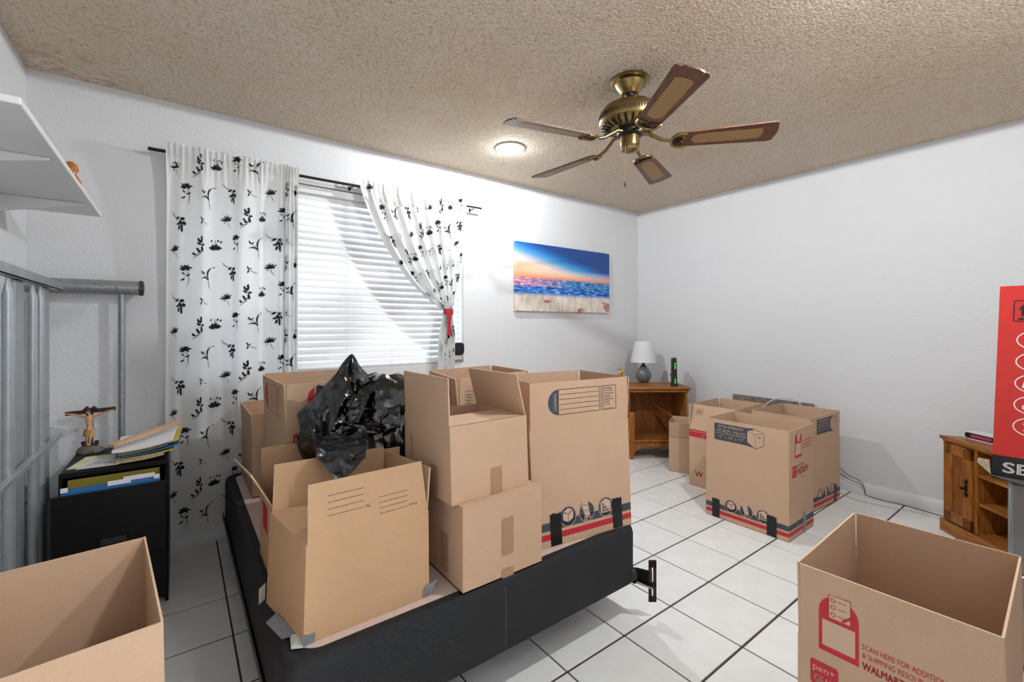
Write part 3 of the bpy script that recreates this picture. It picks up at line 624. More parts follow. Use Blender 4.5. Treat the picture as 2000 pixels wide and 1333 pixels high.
def stripes(b, i, W_, icons=True, tapes=((.035, .045), (.33, .05)), th=.115):
    p = b.face(i, [M_NAVY, M_RED, M_WHITEINK]); p.rect(0, .062, W_, .030, 0); p.rect(0, .028, W_, .022, 1)
    if icons:
        for cx in (W_ * .33, W_ * .52, W_ * .72): p.circ(cx, .100, .036, 0)
        p.up1()
        for cx in (W_ * .33, W_ * .52, W_ * .72): p.ring(cx, .100, .038, .0022, 2)
        c = W_ * .33; p.poly([(c - .024, .088), (c, .078), (c, .106), (c - .024, .116)], 2); p.poly([(c + .002, .078), (c + .024, .090), (c + .024, .118), (c + .002, .106)], 2); p.poly([(c - .022, .119), (c, .109), (c + .022, .121), (c, .131)], 2)
        c = W_ * .52; p.line([(c - .040, .132), (c - .026, .134), (c - .006, .078), (c + .022, .074)], .0035, 2); p.ring(c - .006, .074, .007, .003, 2, 14)
        for k in range(3): p.poly([(c - .012 + k * -.004, .084 + k * .022), (c + .016 - k * .004, .080 + k * .022), (c + .012 - k * .004, .100 + k * .022), (c - .016 - k * .004, .104 + k * .022)], 2)
        c = W_ * .72; p.poly([(c - .026, .078), (c + .026, .078), (c + .026, .122), (c, .136), (c - .026, .122)], 2); p.up1()
        p.line([(c - .030, .120), (c, .136), (c + .030, .120)], .004, 0)
        for a in range(3):
            for q in range(3 - a): p.rect(c - .018 + a * .012, .082 + q * .012, .009, .009, 0)
    p.build('printed_border', b.root)
    for x, w in tapes: b.tape(i, x, .004, w, th, M_BLACKTAPE)
def size_panel(p, x, y, w, h):                   # dark banner with the size lettering and a little carton
    bw = w * .66; p.poly([(x, y), (x + bw, y), (x + w * .80, y - h * .06), (x + w * .80, y + h * 1.04), (x + bw, y + h), (x, y + h)], 0); p.up1()
    p.text('EXTRA STRENGTH', x + w * .08, y + h * .77, h * .14, w * .52, 1); p.text('MEDIUM / MEDIO', x + w * .05, y + h * .50, h * .19, w * .60, 1, bold=.0006)
    p.rect(x + w * .02, y + h * .41, w * .64, h * .025, 1); p.text('19" x 14" x 17"', x + w * .09, y + h * .13, h * .19, w * .52, 1, bold=.0006)
    a, b, c, d, e, f_ = (x + w * .68, y + h * .86), (x + w * .84, y + h * 1.0), (x + w, y + h * .86), (x + w, y + h * .16), (x + w * .84, y - h * .10), (x + w * .68, y + h * .20)
    p.poly([a, b, c, d, e, f_], 2); p.up1(); p.line([a, b, c, d, e, f_], .0022, 3, True); p.line([a, (x + w * .84, y + h * .70), c], .0018, 3); p.line([(x + w * .84, y + h * .70), e], .0018, 3); p.rect(x + w * .89, y + h * .55, w * .05, h * .05, 3)
def tag_icon(p, x, y, w, h):                     # rounded red tag with a checklist, code window left bare
    arch = [(x, y), (x + w, y), (x + w, y + h * .68)] + [(x + w / 2 + w / 2 * math.cos(math.radians(a)), y + h * .68 + h * .30 * math.sin(math.radians(a))) for a in range(15, 180, 15)] + [(x, y + h * .68)]
    p.poly(arch, 0); p.up1(); p.rect(x + w * .09, y + h * .10, w * .82, h * .44, 1)
    p.poly([(x + w * .26, y + h * .60), (x + w * .80, y + h * .60), (x + w * .80, y + h * 1.0), (x + w * .30, y + h * 1.04), (x + w * .26, y + h * 1.0)], 1); p.up1()
    p.line([(x + w * .26, y + h * .60), (x + w * .80, y + h * .60), (x + w * .80, y + h * 1.0), (x + w * .26, y + h * 1.0)], w * .022, 0, True)
    for k in range(3): p.ring(x + w * .37, y + h * (.68 + .12 * k), w * .055, w * .022, 0, 14); p.line([(x + w * .48, y + h * (.68 + .12 * k)), (x + w * .70, y + h * (.68 + .12 * k))], w * .022, 0)
    p.line([(x + w * .60, y + h * .62), (x + w * .86, y + h * .76)], w * .07, 0)
def gear_logo(p, x, y, w, h, rot=False):
    p.poly([(x + w * a, y + h * b) for a, b in ((.06, 0), (.94, 0), (1, .08), (1, .92), (.94, 1), (.06, 1), (0, .92), (0, .08))], 0); p.up1()
    p.text('pen+', x + w * .10, y + h * .50, None, w * .78, 1); p.text('GEAR', x + w * .14, y + h * .12, h * .30, w * .72, 1, bold=w * .01)
def contents(p, x, y, w, h, mi=(0, 1, 2)):
    A, B, C_ = mi; r = h / 2
    p.poly([(x + r * .98, y + h), (x + r * .98, y)] + [(x + r * .98 - r * .98 * math.sin(math.radians(a)), y + r - r * math.cos(math.radians(a))) for a in range(10, 180, 10)], A)
    p.line([(x + r, y), (x + w * .74, y), (x + w * .74, y + h), (x + r, y + h)], .0022, C_, True)
    for k in range(1, 5): p.line([(x + r * 1.1, y + h * k / 5), (x + w * .73, y + h * k / 5)], .0016, C_)
    p.line([(x + w * .765, y), (x + w, y), (x + w, y + h), (x + w * .765, y + h)], .0022, C_, True)
    for k, s_ in enumerate(('Kitchen', 'Living Room', 'Dining Room', 'Master', 'Bedroom', 'Attic', 'Garage')):
        yy = y + h * (.90 - k * .115); p.line([(x + w * .785, yy - .004), (x + w * .812, yy - .004), (x + w * .812, yy + .005), (x + w * .785, yy + .005)], .001, C_, True); p.text(s_, x + w * .83, yy - .004, .0085, None, C_)
    yy = y + h * .085; p.line([(x + w * .785, yy - .004), (x + w * .812, yy - .004), (x + w * .812, yy + .005), (x + w * .785, yy + .005)], .001, C_, True); p.line([(x + w * .83, yy - .004), (x + w * .97, yy - .004)], .001, C_)
    p.up1(); p.text('CONTENTS:', x + r * .82, y + h * .16, r * .26, h * .70, B, rot=math.pi / 2)
def medium_side(b, i, tiny=False):               # narrow printed face shared by the medium boxes; written across wall and flap
    pass

ZT = .385                                        # top of the box spring
# --- boxes on the floor by the east wall
b = CBox('brown box with charcoal size banner and three tape strips, foremost by the wall', rect(2.750, 1.083, .4, .352, .490), 0, .448, flaps={0: (.178, 0), 1: (.178, 1), 2: (.178, 0), 3: (.178, 0)}); F1 = b
stripes(b, 3, .490, tapes=((.042, .048), (.372, .054)))
p = b.face(0, [M_NAVY, M_RED, M_WHITEINK]); p.rect(0, .062, .352, .030, 0).rect(0, .028, .352, .022, 1); p.up1(); p.text("19''", .11, .070, .013, None, 2).text("x 17''", .235, .070, .013, None, 2); p.build('printed_border', b.root); b.tape(0, .195, .004, .035, .12, M_GREYTAPE)
p = b.flapface(3, [M_NAVY, M_WHITEINK, M_CARD, M_NAVY]); size_panel(p, .052, .050, .300, .105); p.build('size_banner', b.fl[3][0])
p = b.flapface(0, [M_RED, M_WHITEINK]); tag_icon(p, .075, .012, .095, .150)
for k, s_ in enumerate(('SCAN HERE FOR ADDITIONAL', '& SHIPPING RESOURCES', 'WALMART.COM/MOV')): p.text(s_, .185, .092 - k * .020, .010, .135, 0)
p.build('printed_tag', b.fl[0][0])
p = b.face(0, [M_RED, M_WHITEINK, M_NAVY]); gear_logo(p, .045, .352, .062, .066); p.build('printed_logo', b.root); p = b.face(0, [M_RED, M_WHITEINK, M_NAVY]); p.text('EXTRA STRENGTH', .118, .405, .012, .09, 2).text('MEDIUM', .118, .358, .038, .14, 0, bold=.0015); p.rect(.17, .336, .06, .003, 0); p.build('printed_title', b.root)
b = CBox('brown box with charcoal size banner beside the wall cables', rect(3.268, 1.166, -3, .462, .375), 0, .445, flaps={0: (.178, 0), 1: (.178, 0), 2: (.178, 0), 3: (.172, -1)})
stripes(b, 0, .462, tapes=((.012, .04), (.365, .042)))
p = b.flapface(0, [M_NAVY, M_WHITEINK, M_CARD, M_NAVY]); size_panel(p, .10, .055, .300, .100); p.build('size_banner', b.fl[0][0])
b = CBox('brown box with red stripes and a small barcode on its slanted flap', rect(3.168, 1.60, 2, .47, .345), 0, .432, flaps={3: (.19, -17), 2: (.185, 2), 1: (.185, 3), 0: (.185, -2)})
p = b.face(3, [M_RED, M_WHITEINK]); p.rect(0, .372, .345, .040, 0).rect(0, .417, .345, .010, 0); p.up1(); p.text("17''", .10, .380, .018, None, 1); p.build('printed_stripes', b.root); p = b.face(3, [M_RED]); p.text('W', .045, .075, .042, None, 0, bold=.002); p.build('printed_letter', b.root)
p = b.flapface(3, [M_NAVY]); p.line([(.032, .110), (.085, .110), (.085, .155), (.032, .155)], .002, 0, True)
for k in range(9): p.rect(.040 + k * .0045, .120, .0015 + .001 * (k % 3 == 0), .026, 0)
p.build('barcode', b.fl[3][0])
b = CBox('small plain brown box with cream cord, tucked beside the oak stand', rect(3.392, 2.055, 28, .29, .19), 0, .30, flaps={3: (.12, 18), 0: (.11, 0), 1: (.11, 8), 2: (.11, 0)}); p = b.face(3, [M_CLEAR]); p.rect(.0, .285, .19, .012, 0); p.build('tape', b.root)
# --- foreground boxes
b = CBox('large open box with red tag print, in front of the red carton', rect(1.270, .119, 2.0, .482, .356), 0, .444, flaps={0: (.178, -1), 1: (.178, 2), 2: (.178, 1), 3: (.178, 0)}); G1 = b
p = b.flapface(3, [M_RED, M_WHITEINK]); tag_icon(p, .042, -.012, .080, .142)
p.text('SCAN HERE FOR ADDITIONAL PACKING', .128, .034, .0125, .206, 0).text('& SHIPPING RESOURCES OR VISIT US', .128, .014, .0125, .190, 0).text('WALMART.COM/MOV', .128, -.012, .017, .150, 0, bold=.0008); p.build('printed_tag', b.fl[3][0])
p = b.face(3, [M_RED, M_WHITEINK]); gear_logo(p, .028, .340, .058, .060); p.build('printed_logo', b.root); p = b.face(3, [M_RED]); p.text('MEDIUM', .100, .334, .048, .21, 0, bold=.003); p.build('printed_title', b.root)
p = b.face(0, [M_RED]); p.rect(.0, .20, .06, .20); p.build('printed_block', b.root)
b = CBox('open empty box in front of the black file cabinet', rect(-.376, 1.137, 5.9, .356, .506), 0, .432, flaps={0: (.180, 2), 1: (.180, -1), 2: (.180, -2), 3: (.180, 0)}); G2 = b
# --- boxes on the bed
b = CBox('open mailing box with To and From lines, at the near corner of the bed', [(.261, 1.262), (.622, 1.262), (.574, 1.520), (.212, 1.526)], ZT, .645, [(.268, 1.262), (.628, 1.280), (.590, 1.548), (.228, 1.552)], m=M_CARDIN,
         flaps={0: (.155, -2), 2: (.145, 2), 3: (.13, -82), 1: (.13, 5)}, shrink={0: (.006, .022), 2: (.004, .01)}); B1 = b
p = b.flapface(0, [M_BLACKINK])
for k in range(4): p.line([(.052, .062 + k * .018), (.152, .062 + k * .018)], .0011).line([(.196, .030 + k * .016), (.286, .030 + k * .016)], .0011)
p.text('To:', .170, .066, .008, None, 0, rot=math.pi); p.text('From:', .316, .036, .008, None, 0, rot=math.pi); p.build('printed_lines', b.fl[0][0])
def curl(b, pts, m, lift=0): MB().slab([Vector(q) for q in pts], Vector((0, 0, .0012))).build('tape', m, b.root)
b.tape(0, -.004, -.002, .032, .028, M_GREYTAPE); curl(b, [(.232, 1.262, ZT + .004), (.259, 1.250, ZT + .003), (.259, 1.30, ZT + .012), (.240, 1.32, ZT + .004)], M_PALETAPE); curl(b, [(.220, 1.32, ZT + .002), (.252, 1.31, ZT + .006), (.226, 1.43, ZT + .014), (.196, 1.42, ZT + .002)], M_GREYTAPE)
MB().slab([Vector(q) for q in ((.209, 1.530, ZT + .01), (.190, 1.505, ZT + .012), (.190, 1.505, ZT + .058), (.210, 1.528, ZT + .060))], Vector((.001, .001, 0))).build('tape', M_PALETAPE, b.root)
MB().slab([Vector(q) for q in ((.600, 1.2605, ZT + .005), (.628, 1.258, ZT + .010), (.652, 1.262, ZT + .045), (.606, 1.2600, ZT + .036))], Vector((0, -.0012, 0))).build('tape', M_GREYTAPE, b.root)
b = CBox('plain closed box, lower of the two stacked boxes in the middle of the bed', rect(.708, 1.205, 0, .322, .33), ZT, .652, closed=True); b.tape(0, .150, .075, .046, .12, M_CLEAR); b.tape(0, .150, -.0, .046, .03, M_CLEAR); b.tape(3, .19, .03, .05, .12, M_CLEAR)
b = CBox('plain box with raised flaps, upper of the two stacked boxes on the bed', rect(.684, 1.232, 2.2, .318, .326), .657, .900, [(.690, 1.256), (1.006, 1.262), (.994, 1.578), (.676, 1.576)],
         flaps={3: (.155, 2), 1: (.155, -15), 0: (.155, -90)}); b.tape(0, .152, .002, .048, .13, M_CLEAR); b.tape(3, .19, .002, .05, .10, M_CLEAR); b.tape(3, .05, .09, .012, .08, M_CLEAR)
b = CBox('tall box with a contents checklist flap at the bed corner', rect(1.052, 1.272, -7.5, .482, .346), ZT, .825, [(1.050, 1.300), (1.546, 1.240), (1.586, 1.574), (1.098, 1.632)], flaps={0: (.178, -1), 1: (.178, 3), 2: (.178, 2), 3: (.178, -8)}); B4 = b
stripes(b, 0, .482, tapes=((.075, .050), (.382, .050)), th=.118)
p = b.flapface(0, [M_NAVY, M_WHITEINK, M_BLACKINK]); contents(p, .082, .050, .345, .098); p.build('contents_checklist', b.fl[0][0])
b = CBox('open box with red print and outlined barcode, between the tall box and the window', [(.955, 1.655), (1.395, 1.745), (1.425, 2.115), (1.035, 2.065)], ZT, .818, flaps={0: (.178, 0), 1: (.178, 3), 2: (.178, 1), 3: (.178, 6)})
p = b.flapface(3, [M_RED, M_WHITEINK]); tag_icon(p, .25, .02, .08, .13); p.build('printed_tag', b.fl[3][0])
p = b.flapface(0, [M_NAVY]); p.line([(.03, .02), (.075, .02), (.075, .12), (.03, .12)], .002, 0, True)
for k in range(7): p.rect(.038, .03 + k * .012, .028, .004, 0)
p.build('barcode', b.fl[0][0])
b = CBox('tall box with red contents lines and red checklist tag behind the black bag', rect(.340, 1.956, 1.5, .372, .470), ZT, .815, flaps={3: (.172, 2), 0: (.172, 1), 1: (.178, 4), 2: (.178, 0)}); B6 = b
p = b.flapface(3, [M_RED, M_WHITEINK, M_RED]); contents(p, .055, .030, .33, .115, (0, 0, 2)); p.build('contents_checklist', b.fl[3][0])
p = b.flapface(0, [M_RED, M_WHITEINK]); tag_icon(p, .078, .025, .095, .135); p.build('printed_tag', b.fl[0][0])
p = b.face(0, [M_RED, M_WHITEINK]); gear_logo(p, .028, .325, .078, .078); p.build('printed_logo', b.root)
b = CBox('narrow box at the head of the bed against the floral curtain', rect(.286, 2.485, 0, .30, .46), ZT, .665, flaps={3: (.125, 3), 0: (.125, -4), 2: (.125, 0), 1: (.12, 0)})
p = b.flapface(3, [M_BLACKINK]);
for k in range(6): p.line([(.10, .015 + k * .017), (.36, .015 + k * .017)], .0008)
p.build('printed_lines', b.fl[3][0])
b = CBox('low box holding the black bag, one flap bent out over the bed edge', rect(.240, 1.585, 0, .42, .285), ZT, .640, flaps={3: (.135, 38, -.18), 2: (.13, 2), 1: (.12, 20), 0: (.135, 5)}, m=M_CARDIN)
p = b.face(3, [M_RED]); p.rect(.07, .13, .10, .09); p.build('printed_block', b.root)

# ------------------------------------------------------------------ box spring and metal bed frame
BX0, BX1, BY0, BY1, BZ0 = .205, 1.552, 1.190, 2.970, .150
bs = thing('box_spring', 'black covered box spring with pale top under the stacked boxes', 'box spring', ((BX0 + BX1) / 2, (BY0 + BY1) / 2, BZ0), world=True)
rp = rounded(BX1 - BX0, BY1 - BY0, .055, 7); CX, CY = (BX0 + BX1) / 2, (BY0 + BY1) / 2
def ringset(prof):
    g = MB(); n = len(rp)
    for ins, z in prof:
        for x, y in rp:
            d = math.hypot(x, y); k = ins; g.v.append((CX + x - math.copysign(k, x), CY + y - math.copysign(k, y), z))
    for i in range(len(prof) - 1): g.f += [(i * n + k, i * n + (k + 1) % n, (i + 1) * n + (k + 1) % n, (i + 1) * n + k) for k in range(n)]
    g.f += [tuple(range(n - 1, -1, -1)), tuple((len(prof) - 1) * n + k for k in range(n))]; g.mi = [0] * len(g.f); return g
ringset([(.004, BZ0), (0, BZ0 + .006), (0, .352), (.002, .365), (.006, .378), (.013, ZT), (.020, .384), (.045, .381)]).build('side_cover', M_COVER, bs, smooth=50)
ringset([(.050, .374), (.046, .3835), (.060, .3845)]).build('top_panel', M_TICK, bs, smooth=50)
st = MB()
for k in range(26): st.box((.862, BY0 - .0012, .160 + k * .0078), (.8632, BY0 + .001, .1635 + k * .0078))
st.build('stitched_seam', M_GREYTAPE, bs)
for x, y, sx in ((BX1 - .042, BY0 - .003, 1),): MB().cbox((x, y, BZ0 - .004), (x + .046, y + .045, BZ0 + .050), .012).build('corner_guard', M_BLKPL, bs, smooth=40)
bf = thing('bed_frame', 'black steel bed frame with bolt bracket under the box spring', 'bed frame', (CX, CY, 0), world=True)
def angle_rail(p0, p1, inn):
    g = MB(); p0, p1 = Vector(p0), Vector(p1); i = Vector(inn)
    g.slab([p0, p1, p1 + i * .035, p0 + i * .035], UP * .003); g.slab([p0, p1, p1 + UP * .035, p0 + UP * .035], i * .003); return g
angle_rail((BX0 - .008, BY0 + .03, .143), (BX0 - .008, BY1, .143), (1, 0, 0)).build('side_rail', M_STEELBLK, bf); angle_rail((BX1 + .008, BY0 + .0, .143), (BX1 + .008, BY1, .143), (-1, 0, 0)).build('side_rail', M_STEELBLK, bf)
for y in (1.55, 2.65): angle_rail((BX0, y, .139), (BX1, y, .139), (0, 1, 0)).build('cross_rail', M_STEELBLK, bf)
for x in (BX0 + .06, BX1 - .06):
    for y in (1.60, 2.70): MB().tube([(x, y, .139), (x, y, .045)], .014, 10).lathe([(.010, 0), (.022, .006), (.024, .022), (.018, .045), (.012, .05)], (x, y, 0), 14, 1).build('leg', [M_STEELBLK, M_BLKPL], bf, smooth=40)
br = MB()
br.slab([Vector(q) for q in ((1.545, 1.200, .200), (1.590, 1.150, .190), (1.590, 1.150, .120), (1.548, 1.200, .135))], Vector((.004, .004, 0)))
br.slab([Vector(q) for q in ((1.545, 1.200, .135), (1.590, 1.150, .120), (1.575, 1.135, .128), (1.535, 1.185, .150))], Vector((0, 0, .004)), 1)
fr = Vector((.80, -.60, 0)) * .016; bc = Vector((1.588, 1.146, 0))
for z0, z1 in ((.066, .088), (.124, .148), (.210, .240)): br.slab([bc - fr + UP * z0, bc + fr + UP * z0, bc + fr + UP * z1, bc - fr + UP * z1], Vector((.003, .004, 0)), 2)
for s_ in (-1, 1): br.slab([bc + fr * s_ * .22 + UP * .066, bc + fr * s_ + UP * .066, bc + fr * s_ + UP * .236, bc + fr * s_ * .22 + UP * .236], Vector((.003, .004, 0)), 2)
br.build('bolt_bracket', [M_STEELBLK, M_NEWS, M_BRONZE], bf)

# ------------------------------------------------------------------ black rubbish bag
def vnoise(p, s):
    q = Vector(p) * s; from mathutils import noise as nz; return nz.noise(q)
from mathutils import noise as NZ
bag = thing('rubbish_bag', 'crumpled shiny black plastic bag standing among the boxes', 'bag', (.55, 1.74, .65), world=True)
RT, FW = Vector((math.cos(YAW), -math.sin(YAW), 0)), Vector((math.sin(YAW), math.cos(YAW), 0))
BC = Vector((.560, 1.765, .80))
def ridge(p, o=0): return 1 - 2.6 * abs(NZ.noise(Vector(p) + Vector((o, o * 1.7, -o))))
def crumple(p, a=1.0, o=0):
    q = Vector((p.x, p.y, p.z * .38 + .35 * p.x)); return a * (.20 * ridge(q * 8, o) + .15 * ridge(q * 15, o + 4) + .04 * ridge(p * 26, o + 9))
def bag_pt(u, v):
    th = 2 * math.pi * u; ph = math.pi * v
    d = Vector((math.sin(ph) * math.cos(th), math.sin(ph) * math.sin(th), math.cos(ph)))
    p = Vector((d.x * .175, d.y * .125, d.z * .185)); p *= 1 + crumple(p, 1.0)
    return BC + RT * p.x + FW * p.y + UP * p.z
def sheet(g, P, n=26, amp=.012, seed=0, mi=0):             # crumpled film through four corners (tl, tr, br, bl) with thickness
    P = [Vector(q) for q in P]; nrm = (P[1] - P[0]).cross(P[3] - P[0]).normalized()
    def fn(u, v):
        p = (P[0] * (1 - u) + P[1] * u) * (1 - v) + (P[3] * (1 - u) + P[2] * u) * v
        k = amp * (1.2 * ridge(p * 9, seed) + .8 * ridge(p * 20, seed + 3) + .3 * ridge(p * 44, seed))
        return p + nrm * k * min(1, 3 * min(u, 1 - u, v + .2) + .35)
    g.grid(fn, n, n, mi); g.grid(lambda u, v: fn(u, v) - nrm * .0012, n, n, mi)
def BP(px, z, dep=0): return BC + RT * px + FW * dep + UP * (z - BC.z)
g = MB(); g.grid(bag_pt, 110, 70)
def neck(u, v):                                            # twisted peak
    th = 2 * math.pi * u; r = (.082 * (1 - v) ** .85 + .003) * (1 + .30 * math.sin(3 * th + 2.5 * v) + .30 * ridge((math.cos(th) * 1.6, math.sin(th) * 1.6, v * 1.5), 2) + .12 * ridge((math.cos(th) * 4, math.sin(th) * 4, v * 4), 5))
    return BC + RT * (-.012 - .010 * math.sin(3 * v) + r * math.cos(th)) + FW * (r * .8 * math.sin(th) - .02) + UP * (.120 + .192 * v)
g.grid(neck, 60, 20)
def lobe(u, v):                                            # swollen lobe
    th = 2 * math.pi * u; ph = math.pi * v; d = Vector((math.sin(ph) * math.cos(th) * .105, math.sin(ph) * math.sin(th) * .095, math.cos(ph) * .080)); d *= 1 + crumple(d, 1.3, 12)
    return BC + RT * (.105 + d.x) + FW * (.02 + d.y) + UP * (.135 + d.z)
g.grid(lobe, 60, 40)
def lobe2(u, v):                                           # low fold by the stacked box
    th = 2 * math.pi * u; ph = math.pi * v; d = Vector((math.sin(ph) * math.cos(th) * .10, math.sin(ph) * math.sin(th) * .085, math.cos(ph) * .150)); d *= 1 + crumple(d, 1.3, 21)
    return BC + RT * (.105 + d.x) + FW * (.0 + d.y) + UP * (-.02 + d.z)
g.grid(lobe2, 60, 44)
bo = g.build('bag_body', M_BAG, bag, smooth=24, fixn=False)
g = MB()
sheet(g, [BP(-.040, 1.046, -.12), BP(.020, 1.010, -.15), BP(-.045, .795, -.20), BP(-.135, .922, -.16)], 30, .006, 3)
sheet(g, [BP(-.135, .922, -.16), BP(-.060, .930, -.18), BP(-.050, .795, -.205), BP(-.085, .800, -.18)], 18, .005, 5)
g.build('bag_side_sheet', M_BAGTHIN, bag, smooth=24, fixn=False)
g = MB()
sheet(g, [BP(-.085, .845, -.18), BP(.100, .850, -.18), BP(.142, .806, -.335), BP(-.012, .806, -.335)], 24, .010, 8)
sheet(g, [BP(-.012, .806, -.337), BP(.142, .806, -.337), BP(.085, .742, -.352), BP(.055, .742, -.352)], 24, .007, 9)
g.build('bag_hanging_corner', M_BAGTHIN, bag, smooth=24, fixn=False)
g = MB()
sheet(g, [BP(-.030, .990, -.11), BP(.090, .985, -.10), BP(.060, .880, -.16), BP(-.080, .900, -.19)], 30, .012, 11)
sheet(g, [BP(-.080, .900, -.15), BP(.190, .935, -.09), BP(.200, .850, -.12), BP(-.085, .855, -.20)], 34, .020, 15)
g.build('bag_folds', M_BAG, bag, smooth=22, fixn=False)

# ------------------------------------------------------------------ west wall: shelf, steel bed parts, file cabinet
sh = thing('wall_shelf', 'white wall shelf on two brackets high on the left wall', 'shelf', (-.43, 2.09, 1.713), world=True)
MB().cbox((XL, 1.445, 1.713), (-.280, 2.732, 1.730), .002).build('shelf_board', M_WHITE, sh)
for y in (1.86, 2.47):
    MB().add([(XL, y - .009, 1.712), (-.300, y - .009, 1.712), (-.300, y - .009, 1.706), (XL, y - .009, 1.642), (XL, y + .009, 1.712), (-.300, y + .009, 1.712), (-.300, y + .009, 1.706), (XL, y + .009, 1.642)],
             [(0, 1, 2, 3), (7, 6, 5, 4), (0, 4, 5, 1), (1, 5, 6, 2), (2, 6, 7, 3), (3, 7, 4, 0)]).build('bracket', M_WHITE, sh)
orn = thing('shelf_ornament', 'small amber glazed ornament at the shelf edge', 'ornament', (-.325, 2.33, 1.730))
MB().lathe([(.020, 0), (.030, .012), (.032, .035), (.020, .055), (.016, .062), (.024, .078), (.020, .096), (.008, .106), (.001, .108)], n=20).build('figure', M_ORN, orn, smooth=True)
MB().lathe([(.001, .0), (.016, .010), (.018, .024), (.008, .040), (.001, .044)], (.0, -.045, .045), 14).tube([(0, -.012, .05), (0, -.045, .06)], .007, 8).build('side_figure', M_ORN, orn, smooth=True); MB().lathe([(.024, 0), (.027, .02), (.018, .05)], (0, -.045, 0), 16).build('foot', M_ORN, orn, smooth=True)

hb = thing('steel_bed_end', 'grey tubular steel bed end with rusty cap against the window wall', 'bed end', (-.3, 2.96, 0), world=True)
MB().tube([(-.560, 2.965, 1.410), (-.145, 2.962, 1.412)], .036, 24).build('top_tube', M_RUSTY, hb, smooth=40); MB().lathe([(.0375, 0), (.0385, .008), (.036, .016), (.020, .019)], n=24).build('end_cap', M_RUST, hb, smooth=40)
o = bpy.data.objects['end_cap']; o.parent = hb; o.matrix_parent_inverse = hb.matrix_basis.inverted(); o.matrix_basis = T(-.160, 2.962, 1.412) @ Matrix.Rotation(math.pi / 2, 4, 'Y')
for x in (-.228, -.52): MB().tube([(x, 2.963, 1.39), (x, 2.963, .02)], .0145, 14).build('upright', M_RUSTY, hb, smooth=40)
MB().tube([(-.56, 2.963, .42), (-.19, 2.963, .42)], .0145, 12).build('lower_tube', M_SILVER, hb, smooth=40)
sb = thing('steel_slat_frame', 'grey steel bed base with tube slats stood on edge by the left wall', 'bed base', (-.434, 2.2, 0), world=True)
for z in (1.385, .03): angle_rail((-.430, 1.30, z), (-.430, 2.915, z), (-1, 0, 0)).build('angle_rail', M_SILVER, sb)
MB().cbox((-.446, 1.30, .715), (-.424, 2.86, .735), .002).build('cross_strip', M_SILVER, sb)
yy = [1.36, 1.46, 1.565, 1.67, 1.78, 1.90, 2.035, 2.17, 2.48, 2.60]
me_ = None
for y in yy:
    if me_ is None:
        g = MB(); pr = [(.03, .006, .015), (.06, .0145, .0145), (1.33, .0145, .0145), (1.365, .006, .017), (1.384, .004, .017)]; n = 14
        for z, rx, ry in pr: g.v += [(rx * math.cos(2 * math.pi * k / n), ry * math.sin(2 * math.pi * k / n), z) for k in range(n)]
        for i in range(len(pr) - 1): g.f += [(i * n + k, i * n + (k + 1) % n, (i + 1) * n + (k + 1) % n, (i + 1) * n + k) for k in range(n)]
        g.mi = [0] * len(g.f); o = g.build('tube_slat', M_SILVER, sb, smooth=40); me_ = o.data; o.matrix_parent_inverse = sb.matrix_basis.inverted()
    else: o = link('tube_slat', me_, sb)
    o.location = (-.450, y, 0)
for y0, y1 in ((2.262, 2.372), (2.680, 2.775)): MB().cbox((-.470, y0, .03), (-.452, y1, 1.383), .003).build('flat_post', M_SILVER, sb)
MB().cbox((-.446, 2.90, 1.384), (-.420, 3.0, 1.388), .001).lathe([(.010, 0), (.010, .006)], (-.433, 2.965, 1.388), 12, 1).build('bolt_tab', [M_SILVER, M_BLKPL], sb)

fc = thing('file_cabinet', 'black two-drawer file cabinet with its top drawer pulled out', 'file cabinet', (-.21, 2.72, 0), world=True)
FX0, FX1, FY0, FY1, FZ = -.384, -.036, 2.508, 2.925, .627
g = MB(); g.cbox((FX0, FY0, FZ - .022), (FX1, FY1, FZ), .004).box((FX0, FY0, 0), (FX0 + .012, FY1, FZ - .02)).box((FX1 - .012, FY0, 0), (FX1, FY1, FZ - .02)).box((FX0, FY1 - .01, 0), (FX1, FY1, FZ - .02)).box((FX0, FY0 + .01, .02), (FX1, FY1, .04)).box((FX0, FY0, .298), (FX1, FY0 + .03, .312))
g.build('cabinet_shell', M_BLACKCAB, fc)
DY = 2.346
dr = MB().cbox((FX0 + .002, DY, .305), (FX1 - .002, DY + .016, .580), .003).build('drawer', M_BLACKCAB, fc)
MB().box((FX0 + .02, DY + .016, .32), (FX0 + .023, FY1 - .06, .50)).box((FX1 - .023, DY + .016, .32), (FX1 - .02, FY1 - .06, .50)).box((FX0 + .02, DY + .016, .318), (FX1 - .02, FY1 - .06, .322)).build('drawer_tray', M_BLACKCAB, dr)
def pull(x, z, y, par): MB().cbox((x - .045, y - .004, z - .022), (x + .045, y + .002, z + .022), .002).box((x - .038, y - .0062, z - .017), (x + .038, y - .004, z + .006), 1).build('recessed_pull', [M_BLACKCAB, M_PULL], par)
pull(-.205, .385, DY, dr)
d2 = MB().cbox((FX0 + .002, FY0 - .014, .03), (FX1 - .002, FY0 + .002, .296), .003).build('drawer', M_BLACKCAB, fc); pull(-.21, .11, FY0 - .014, d2)
def fold(name, label, y, z1, m, x0=FX0 + .03, x1=FX1 - .03, tabs=()):
    t = thing(name, label, 'folder', ((x0 + x1) / 2, y, .325)); w = (x1 - x0) / 2
    MB().box((-w, -.0012, 0), (w, .0012, z1 - .325)).build('folder_sheet', m, t)
    for a, b_, c in tabs: MB().box((a, -.002, z1 - .327), (b_, .002, z1 - .310)).build('label_tab', c, t)
fold('hanging_folder', 'olive yellow hanging folder standing at the back of the open drawer', 2.485, .604, M_OLIVE)
